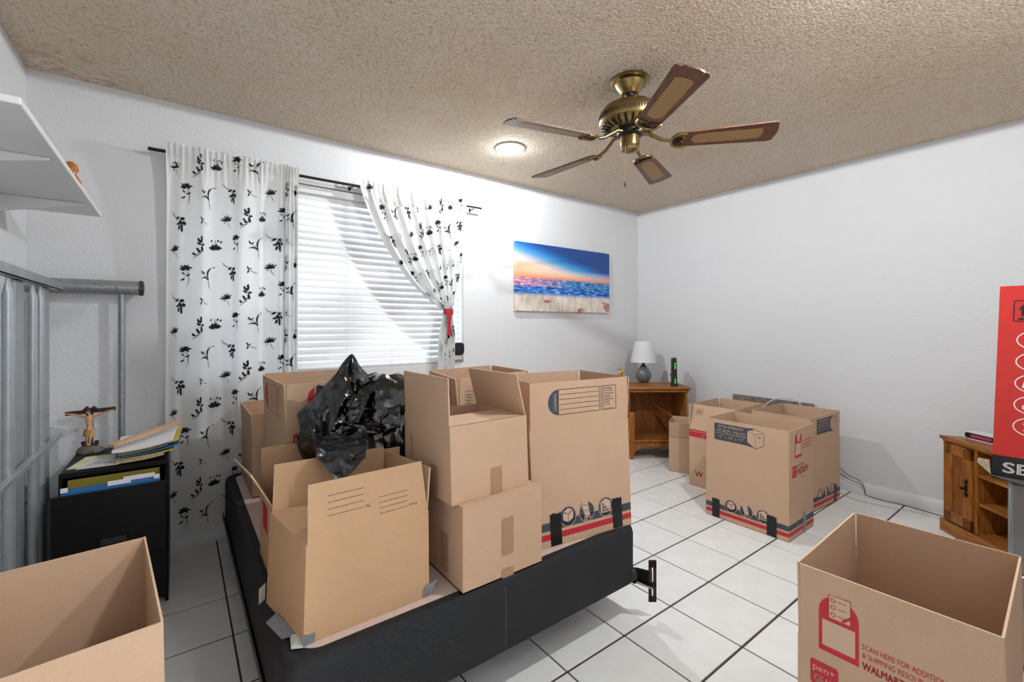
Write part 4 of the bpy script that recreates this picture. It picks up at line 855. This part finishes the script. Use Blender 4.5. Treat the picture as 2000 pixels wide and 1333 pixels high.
fold('hanging_folder', 'blue hanging folder with white label tab in the open drawer', 2.372, .590, M_BLUE, FX0 + .026, FX1 - .026, ((-.015, .055, M_PAPER), (-.148, -.128, M_PAPER), (.128, .147, M_PAPER)))
fold('hanging_folder', 'magenta folder behind the white label tab in the open drawer', 2.384, .588, M_MAG)
fold('hanging_folder', 'blue folder with long white tab in the open drawer', 2.400, .592, M_BLUE, tabs=((.03, .13, M_PAPER),))
# crucifix
cx = thing('crucifix_statuette', 'painted crucifix statuette on a rock base atop the file cabinet', 'statuette', (-.335, 2.880, FZ), math.radians(-14))
g = MB()
def rockpt(u, v):
    a = 2 * math.pi * u; r = .050 * math.cos(v * math.pi / 2) ** .6 * (1 + .25 * NZ.noise((math.cos(a) * 2, math.sin(a) * 2, v * 3))); return (r * math.cos(a), r * .75 * math.sin(a), .030 * math.sin(v * math.pi / 2))
g.grid(rockpt, 24, 8); g.grid(lambda u, v: (lambda p: (p[0], p[1], 0))(rockpt(u, 0)) if v > .5 else (0, 0, 0), 24, 1); g.build('rock_base', M_STONE, cx, smooth=40)
g = MB(); g.cbox((-.008, .004, .01), (.008, .015, .205), .002); Rc = T(0, .009, .190) @ Matrix.Rotation(math.radians(-4), 4, 'Y'); g.cbox((-.093, -.006, -.009), (.093, .006, .009), .002, 0, Rc)
for s_ in (-1, 1): g.cbox((-.011, -.005, -.006), (.011, .005, .006), .002, 0, T(s_ * .016, .004, .204) @ Matrix.Rotation(math.radians(45 * s_), 4, 'Y'))
for s_ in (-1, 1): g.cbox((-.007, -.006, .018), (.007, .008, .052), .002, 0, T(s_ * .015, 0, 0) @ Matrix.Rotation(math.radians(12 * s_), 4, 'Y'))
g.build('cross', M_CROSS, cx)
def skin(name, joints, edges, mat_, parent, sub=2):
    me = bpy.data.meshes.new(name); me.from_pydata([j[0] for j in joints], edges, []); o = link(name, me, parent)
    md = o.modifiers.new('skin', 'SKIN'); md.use_smooth_shade = True
    for i, j in enumerate(joints):
        sv = me.skin_vertices[0].data[i]; r = j[1]; sv.radius = r if isinstance(r, tuple) else (r, r); sv.use_root = (i == 0)
    ss = o.modifiers.new('sub', 'SUBSURF'); ss.levels = sub; ss.render_levels = sub
    dg = bpy.context.evaluated_depsgraph_get(); me2 = bpy.data.meshes.new_from_object(o.evaluated_get(dg)); o.modifiers.clear(); o.data = me2; me2.materials.clear(); me2.materials.append(mat_); bpy.data.meshes.remove(me)
    return o
J = [((0, -.006, .098), (.014, .010)), ((.001, -.007, .125), (.012, .009)), ((-.001, -.007, .150), (.016, .011)), ((0, -.004, .166), (.013, .008)), ((.001, -.006, .174), (.006, .006)), ((-.003, -.011, .186), (.0085, .009)), ((-.006, -.014, .197), (.0075, .008)),
     ((.018, -.004, .168), .0065), ((.048, -.003, .180), .005), ((.080, -.002, .190), .0042), ((.092, -.002, .193), .0035), ((-.018, -.004, .166), .0065), ((-.048, -.003, .178), .005), ((-.078, -.002, .184), .0042), ((-.090, -.002, .185), .0035),
     ((.007, -.008, .088), .0095), ((.007, -.018, .066), .0075), ((.003, -.010, .042), .0055), ((.003, -.016, .032), .0048), ((-.007, -.008, .088), .0095), ((-.005, -.016, .066), .0075), ((-.003, -.010, .042), .0055), ((-.003, -.017, .033), .0048)]
E_ = [(0, 1), (1, 2), (2, 3), (3, 4), (4, 5), (5, 6), (3, 7), (7, 8), (8, 9), (9, 10), (3, 11), (11, 12), (12, 13), (13, 14), (0, 15), (15, 16), (16, 17), (17, 18), (0, 19), (19, 20), (20, 21), (21, 22)]
fig = skin('figure', J, E_, M_SKIN, cx)
def lc_(u, v):
    a = 2 * math.pi * u; r = .0185 * (1 + .12 * math.sin(7 * a + 5 * v)) * (1 + .1 * v); return (r * math.cos(a), -.007 + r * .75 * math.sin(a), .108 - .034 * v)
MB().grid(lc_, 36, 8).build('loincloth', M_LOIN, fig, smooth=True); MB().lathe([(.001, .024), (.0085, .021), (.0105, .012), (.0095, -.002), (.004, -.010)], (-.004, -.008, .182), 16).build('hair', M_HAIR, fig, smooth=True)
# papers on the cabinet
def sheet_thing(name, label, cat, pts, m, th=.002, bow=0, group=None):
    c = sum((Vector(p) for p in pts), Vector()) / 4; t = thing(name, label, cat, c, group=group); P = [Vector(p) - c for p in pts]; g = MB()
    def fn(u, v, o=0): p = (P[0] * (1 - u) + P[1] * u) * (1 - v) + (P[3] * (1 - u) + P[2] * u) * v; return p + UP * (bow * (2 * u - 1) ** 2 + o)
    g.grid(fn, 10, 4); g.grid(lambda u, v: fn(u, v, th), 10, 4)
    n = 11
    for ed in ([i for i in range(11)], [i for i in range(44, 55)], [i * 11 for i in range(5)], [i * 11 + 10 for i in range(5)]):
        g.f += [(a, b_, b_ + 55, a + 55) for a, b_ in zip(ed, ed[1:])]; g.mi += [0] * (len(ed) - 1)
    g.build('sheet', m, t); return t
z = FZ + .0006
sheet_thing('note_paper', 'pale yellow lined note under the crucifix side of the file cabinet top', 'paper', [(-.372, 2.575, z), (-.225, 2.560, z), (-.215, 2.760, z), (-.335, 2.770, z)], M_PAPERY, .001)
env = sheet_thing('envelope', 'grey white envelope with scribbles at the front of the file cabinet top', 'envelope', [(-.338, 2.535, z + .003), (-.205, 2.530, z + .003), (-.195, 2.700, z + .003), (-.300, 2.705, z + .003)], M_PAPER, .002)
p = Print((-.315, 2.565, z + .0055), (1, .0, 0), (.12, 1, 0), [M_BLACKINK], .0003)
for k, (x, w) in enumerate(((.0, .012), (.016, .010), (.030, .014), (.052, .006), (.066, .004), (.076, .003))): p.line([(x, .02), (x + w * .5, .034), (x + w, .022)], .0018)
o = p.build('scribble', env); o.matrix_parent_inverse = T(*env.location).inverted()
PL = [('magazine', 'thick folded newsprint at the bottom of the paper pile', 'magazine', (-.214, 2.530, .002), (-.052, 2.520, .016), M_NEWS, .014, .004), ('folder', 'yellow card folder low in the paper pile', 'folder', (-.222, 2.524, .018), (-.020, 2.524, .030), M_YEL, .003, .006),
      ('folder', 'bright blue folder in the paper pile', 'folder', (-.218, 2.520, .024), (.0, 2.540, .046), M_BLUE, .004, .008), ('plastic_sleeve', 'clear plastic sleeve of papers in the paper pile', 'plastic sleeve', (-.206, 2.522, .034), (-.040, 2.530, .054), M_FILM, .004, .006),
      ('folder', 'yellow folder under the top papers of the pile', 'folder', (-.210, 2.54, .040), (.0, 2.56, .062), M_YEL, .003, .007), ('paper_stack', 'fanned white papers on top of the file cabinet pile', 'paper', (-.228, 2.535, .045), (-.020, 2.545, .066), M_PAPER, .010, .008)]
for nme, lab, cat, a, c, m, th, bow in PL: sheet_thing(nme, lab, cat, [(a[0], a[1], FZ + a[2]), (c[0], c[1], FZ + c[2]), (c[0] + .015, c[1] + .285, FZ + c[2] + .004), (a[0] + .01, a[1] + .285, FZ + a[2] + .003)], m, th, bow)
lt = thing('wood_strip', 'pale pine strip lying across the white papers', 'wood strip', (-.115, 2.655, FZ + .100)); MB().cbox((-.170, -.016, -.007), (.170, .016, .007), .001, 0, Rz(math.radians(48)) @ Matrix.Rotation(math.radians(-5), 4, 'Y')).build('strip', M_LATH, lt)

# ------------------------------------------------------------------ corner stand, lamp, modem, figurine
ZS = .66
sd = thing('oak_stand', 'open honey oak stand angled across the room corner', 'stand', (3.494, 2.459, 0), -YAW)
g = MB(); g.cbox((-.300, 0, ZS - .026), (.300, .40, ZS), .009).build('top_board', M_OAKX, sd, smooth=40); MB().cbox((-.285, .012, ZS - .050), (.285, .395, ZS - .026), .008).build('top_moulding', M_OAKX, sd)
for s_ in (-1, 1): MB().box((s_ * .262 - .010, .03, .03), (s_ * .262 + .010, .39, ZS - .05)).build('side_panel', M_OAK, sd)
MB().box((-.26, .375, .10), (.26, .385, ZS - .05)).build('back_panel', M_OAKDK, sd); MB().cbox((-.262, .026, .150), (.262, .38, .172), .004).build('shelf', M_OAKX, sd)
for s_ in (-1, 1): MB().cbox((s_ * .236 - .026, .016, .150), (s_ * .236 + .026, .036, .430), .003).build('front_stile', M_OAK, sd)
ap = [(-.262, .150), (-.262, .02), (-.225, .02), (-.205, .075), (-.15, .100), (-.08, .112), (0, .116), (.08, .112), (.15, .100), (.205, .075), (.225, .02), (.262, .02), (.262, .150)]
g = MB()
for (x0, z0), (x1, z1) in zip(ap[1:-1], ap[2:-1]):
    if x1 > x0: g.add([(x0, .016, z0), (x1, .016, z1), (x1, .016, .150), (x0, .016, .150), (x0, .038, z0), (x1, .038, z1), (x1, .038, .150), (x0, .038, .150)], [(0, 1, 2, 3), (7, 6, 5, 4), (0, 4, 5, 1)])
g.build('arched_apron', M_OAK, sd)
for sx in (-.243, .243):
    for y in (.018, .35): MB().add([(sx - .020, y, .15), (sx + .020, y, .15), (sx + .026 * (1 if sx > 0 else .7), y - .006, 0), (sx - .026 * (1 if sx < 0 else .7), y - .006, 0), (sx - .020, y + .035, .15), (sx + .020, y + .035, .15), (sx + .022, y + .035, 0), (sx - .022, y + .035, 0)], [(0, 1, 2, 3), (7, 6, 5, 4), (0, 4, 5, 1), (1, 5, 6, 2), (2, 6, 7, 3), (3, 7, 4, 0)]).build('leg', M_OAK, sd)
MB().tube([(.02, .30, .47), (.19, .10, .36)], .010, 8).build('inner_strut', M_OAKDK, sd)
lp = thing('table_lamp', 'small table lamp with white shade and grey ribbed base', 'lamp', (3.700, 2.778, ZS))
fl_ = lambda a, z: 1 + .035 * abs(math.cos(4 * a)) - .02
MB().lathe([(.040, 0), (.046, .006), (.066, .030), (.076, .060), (.074, .086), (.055, .122), (.032, .150), (.026, .158)], n=64, flute=fl_).build('lamp_base', M_CERAM, lp, smooth=50); MB().lathe([(.030, .156), (.030, .164), (.015, .166), (.015, .215)], n=20).build('lamp_neck', M_BLKPL, lp, smooth=40)
g = MB().lathe([(.126, .200), (.084, .405)], n=40); g.f = g.f[:-2]; g.mi = g.mi[:-2]; g.lathe([(.123, .200), (.081, .405)], n=40); g.f = g.f[:-2]; g.mi = g.mi[:-2]; g.build('lamp_shade', M_SHADE, lp, smooth=True, fixn=False)
mo = thing('modem', 'black upright modem with green lights on the oak stand', 'modem', (3.718, 2.452, ZS), -YAW - .25)
g = MB(); g.prism([(-.030, -.072), (.034, -.072), (.026, .072), (-.022, .072)], 0, .02); g.add([(-.024, -.068, .02), (.026, -.068, .02), (.022, .068, .02), (-.018, .068, .02), (-.022, -.066, .252), (.020, -.066, .262), (.016, .066, .262), (-.018, .066, .252)], [(0, 1, 5, 4), (1, 2, 6, 5), (2, 3, 7, 6), (3, 0, 4, 7), (4, 5, 6, 7)]).build('case', M_BLKPL, mo)
for k, z in enumerate((.205, .190, .175, .160, .060, .045, .030)): MB().box((.004, -.0695, z), (.012 - .004 * (k % 2), -.0668, z + .009)).build('status_light', M_LED, mo)
MB().tube([(-.026, -.02, .10), (-.036, -.02, .10)], .006, 8).build('side_knob', M_BLKPL, mo)
fg = thing('gold_figurine', 'small gold standing figurine behind the tall box on the oak stand', 'figurine', (3.375, 2.800, ZS))
g = MB(); g.lathe([(.026, 0), (.028, .012), (.022, .018), (.026, .05), (.024, .085), (.018, .110), (.022, .128), (.010, .138)], n=24, flute=lambda a, z: 1 + .14 * math.sin(3 * a + 40 * z)).build('robed_figure', M_GOLD, fg, smooth=True); MB().lathe([(.004, .135), (.012, .142), (.013, .156), (.009, .168), (.001, .172)], n=16).build('head', M_GOLD, fg, smooth=True)
MB().tube([(.018, 0, .118), (.030, -.012, .100), (.016, -.026, .088)], [.007, .006, .005], 8).tube([(-.018, 0, .118), (-.028, -.012, .102), (-.010, -.028, .092)], [.007, .006, .005], 8).build('arms', M_GOLD, fg, smooth=True)
g = MB(); bd = thing('weathered_board', 'weathered grey board leaning on the wall behind the floor boxes', 'board', (3.93, 1.69, 0), world=True)
g.add([(3.925, 1.380, 0), (3.905, 1.380, 0), (3.905, 2.005, 0), (3.925, 2.005, 0), (3.962, 1.380, .612), (3.940, 1.380, .612), (3.940, 2.005, .614), (3.962, 2.005, .614)], [(0, 1, 2, 3), (7, 6, 5, 4), (0, 4, 5, 1), (1, 5, 6, 2), (2, 6, 7, 3), (3, 7, 4, 0)]).build('board', M_OLD, bd)
def cable(label, pts, r, m):
    P = [Vector(p) for p in pts]; q = []
    for i in range(len(P) - 1):
        a, b_, c, d = P[max(i - 1, 0)], P[i], P[i + 1], P[min(i + 2, len(P) - 1)]
        for k in range(8): t = k / 8; q.append(.5 * ((2 * b_) + (c - a) * t + (2 * a - 5 * b_ + 4 * c - d) * t * t + (3 * b_ - a - 3 * c + d) * t ** 3))
    q.append(P[-1]); o = MB().tube(q, r, 7).build('power_cable', m, smooth=True); tag(o, label, 'cable', 'cables along the wall')
cable('thin dark cable rising from the skirting behind the box', [(3.94, 1.285, .26), (3.945, 1.23, .18), (3.945, 1.15, .12), (3.938, 1.08, .10), (3.935, 1.055, .05), (3.935, 1.045, .012), (3.93, .95, .004), (3.938, .86, .005), (3.935, .78, .004), (3.92, .70, .004), (3.90, .60, .006)], .0026, M_CABLE)
cable('second thin dark cable looping lower at the skirting', [(3.94, 1.30, .28), (3.942, 1.235, .15), (3.94, 1.17, .10), (3.937, 1.09, .085), (3.93, 1.065, .07)], .0022, M_CABLE)
cable('cream cable running over the tiles to the oak cabinet', [(3.86, 1.28, .004), (3.85, 1.20, .004), (3.80, 1.05, .004), (3.81, .92, .004), (3.85, .80, .004), (3.86, .68, .004), (3.82, .58, .004)], .0028, M_CABLEW)
cable('cream cord coming out of the small box', [(3.50, 2.15, .30), (3.50, 2.16, .40), (3.56, 2.12, .46), (3.60, 2.05, .47)], .003, M_CABLEW)
cable('grey cord looped over the top of the weathered board', [(3.62, 1.66, .40), (3.72, 1.66, .56), (3.86, 1.62, .630), (3.93, 1.55, .632), (3.93, 1.48, .626), (3.88, 1.44, .56)], .004, M_CABLEW)

# ------------------------------------------------------------------ oak corner cabinet, clock, steel cabinet, red carton
tv = thing('oak_corner_cabinet', 'honey oak corner cabinet with a panelled door and open shelves', 'cabinet', (3.664, .600, 0), math.radians(-135))
# local x runs along the diagonal front away from the door side, local y points out towards the room's back corner
BK = [(0, 0), (.80, 0), (.86, .05), (.50, .46), (.06, .06)]
def toroom(p): return p
CH = .566
def inset(poly, k): c = (sum(p[0] for p in poly) / len(poly), sum(p[1] for p in poly) / len(poly)); return [(p[0] + (c[0] - p[0]) * k, p[1] + (c[1] - p[1]) * k) for p in poly]
OUT = [(0, 0), (.78, 0), (.80, .05), (.50, .45), (.20, .36), (.04, .10)]
MB().prism([(-.012, -.012), (.79, -.012), (.815, .05), (.50, .47), (.19, .375), (.025, .10)], CH - .018, CH).build('top_board', M_OAKX, tv); MB().prism([(0, -.004), (.78, -.004), (.80, .05), (.50, .46), (.195, .365), (.035, .10)], CH - .030, CH - .018).build('top_moulding', M_OAKX, tv)
MB().prism([(-.010, -.012), (.79, -.012), (.80, .02), (.50, .46), (.19, .37), (.03, .09)], 0, .072).build('plinth', M_OAKX, tv); MB().prism(inset(OUT, .05), .072, .085).build('bottom_board', M_OAKX, tv)
MB().prism([(.002, 0), (.020, 0), (.056, .10), (.210, .352), (.200, .360), (.040, .10)], .075, CH - .03).build('side_panel', M_OAK, tv)
dw0, dw1 = .018, .205
dd = MB(); z0, z1 = .080, CH - .034
for a, b_ in (((dw0, z0), (dw0 + .052, z1)), ((dw1 - .058, z0), (dw1, z1)), ((dw0, z0), (dw1, z0 + .060)), ((dw0, z1 - .062), (dw1, z1))): dd.cbox((a[0], -.010, a[1]), (b_[0], .010, b_[1]), .002)
door = dd.build('door', M_OAK, tv); MB().box((dw0 + .05, -.002, z0 + .055), (dw1 - .055, .006, z1 - .058)).build('door_panel', M_OAKDK, door)
hx = dw1 - .030
g = MB(); g.lathe([(.001, -.016), (.006, -.012), (.010, -.004), (.006, .002)], n=12); kn = [Vector(v) for v in g.v]
h = MB(); h.tube([(hx, -.012, .262), (hx, -.014, .275), (hx, -.014, .288), (hx, -.014, .31), (hx, -.014, .335), (hx, -.014, .352), (hx, -.012, .362)], [.003, .009, .004, .007, .004, .009, .003], 10); h.tube([(hx, -.012, .31), (hx - .004, -.028, .31), (hx - .004, -.036, .31)], [.005, .005, .009], 10); h.build('door_pull', M_IRON, door, smooth=45)
MB().box((dw1 + .006, .0, .075), (dw1 + .024, .20, CH - .03)).build('divider', M_OAK, tv); MB().box((.56, .0, .075), (.578, .22, CH - .03)).build('divider', M_OAK, tv); MB().box((dw1 + .02, .19, .075), (.57, .20, CH - .03)).build('back_panel', M_OAKDK, tv)
for z in (.235, .390): MB().cbox((dw1 + .024, .006, z), (.56, .19, z + .016), .002).build('shelf', M_OAKX, tv)
MB().cbox((.58, -.010, .080), (.775, .010, CH - .034), .002).build('door', M_OAK, tv)
ck = thing('alarm_clock', 'white and black alarm clock with pink display on the oak cabinet', 'clock', (3.664, .416, CH), math.radians(-125))
g = MB(); g.prism(rounded(.19, .085, .040, 8), 0, .040).build('case', M_CLOCKW, ck, smooth=40); MB().prism(rounded(.172, .030, .014, 6), -.004, .001, 0, T(0, -.0425, .022) @ RX).build('face_panel', M_BLKPL, ck); MB().cbox((-.05, -.0475, .014), (.06, -.0455, .031), .001).build('display', M_DISPLAY, ck)
gc = thing('steel_cabinet', 'grey steel cabinet under the red carton', 'cabinet', (2.62, .02, 0), world=True)
MB().cbox((2.379, -.17, .02), (2.86, .222, .676), .008).build('cabinet_body', M_GREYCAB, gc, smooth=40); MB().box((2.40, -.16, 0), (2.84, .21, .02)).build('plinth', M_BLKPL, gc)
MB().cbox((2.374, -.16, .352), (2.381, .212, .660), .003).build('drawer', M_GREYCAB, gc); MB().cbox((2.374, -.16, .035), (2.381, .212, .340), .003).build('drawer', M_GREYCAB, gc)
rc = thing('red_carton', 'tall red printed carton with black band standing on the grey steel cabinet', 'carton', (2.5, .04, .676), world=True)
RZ0, RZ1 = .678, 1.362; lean = -.020
R0 = [Vector(q) for q in ((2.335, .257, RZ0), (2.345, -.17, RZ0), (2.62, -.17, RZ0), (2.61, .268, RZ0))]; R1 = [Vector((q.x + .012, q.y + (lean if q.y > 0 else -.0), RZ1)) for q in R0]
g = MB(); g.add(R0 + R1, [(3, 2, 1, 0), (4, 5, 6, 7), (0, 1, 5, 4), (1, 2, 6, 5), (2, 3, 7, 6), (3, 0, 4, 7)]); g.mi = [0, 0, 0, 0, 0, 1]; g.build('carton_body', [M_REDCARD, M_BLKCARD], rc)
p = Print(R0[0], R0[1] - R0[0], R1[0] - R0[0], [M_BLKCARD, M_CARDW, M_GREEN, M_AMBER, M_REDCARD], .0008)
p.rect(0, 0, .42, .084, 0); p.line([(.036, .632), (.26, .632), (.26, .560), (.036, .560)], .003, 0, True)
for x in (.058, .112, .166, .22): p.poly([(x - .012, .600), (x, .620), (x + .012, .600), (x + .005, .600), (x + .005, .578), (x - .005, .578), (x - .005, .600)], 0)
p.rect(.046, .565, .20, .007, 0)
for k, z in enumerate((.495, .420, .345, .270, .195)): p.ring(.094, z, .048, .0032, 1, 36, .032)
p.up1(); p.text('SEE', .026, .026, .036, .094, 1, bold=.003); p.text('2.', .068, .180, .028, None, 1, bold=.002)
p.text('R', .066, .494, .022, None, 3, bold=.004).text('G', .086, .494, .022, None, 2, bold=.004).text('LIGH', .064, .474, .013, None, 0, bold=.001)
for a in range(0, 180, 60): p.line([(.094 - .020 * math.cos(math.radians(a + 90)), .420 - .020 * math.sin(math.radians(a + 90))), (.094 + .020 * math.cos(math.radians(a + 90)), .420 + .020 * math.sin(math.radians(a + 90)))], .006, 1)
p.line([(.064, .330), (.070, .358), (.092, .356), (.120, .352)], .004, 1).line([(.064, .330), (.078, .334), (.086, .346), (.12, .345)], .004, 1).circ(.080, .347, .004, 1)
p.ring(.074, .262, .008, .004, 1, 16).line([(.080, .266), (.105, .276), (.13, .276)], .005, 1)
p.build('printed_front', rc)
MB().slab([Vector(q) for q in ((2.337, .258, .686), (2.34, .12, .684), (2.315, .13, .664), (2.310, .262, .690))], Vector((0, 0, .003))).slab([Vector(q) for q in ((2.334, .262, .74), (2.334, .258, .69), (2.330, .292, .725), (2.33, .290, .742))], Vector((.003, 0, 0)), 1).build('torn_flap', [M_BLKCARD, M_NEWS], rc)
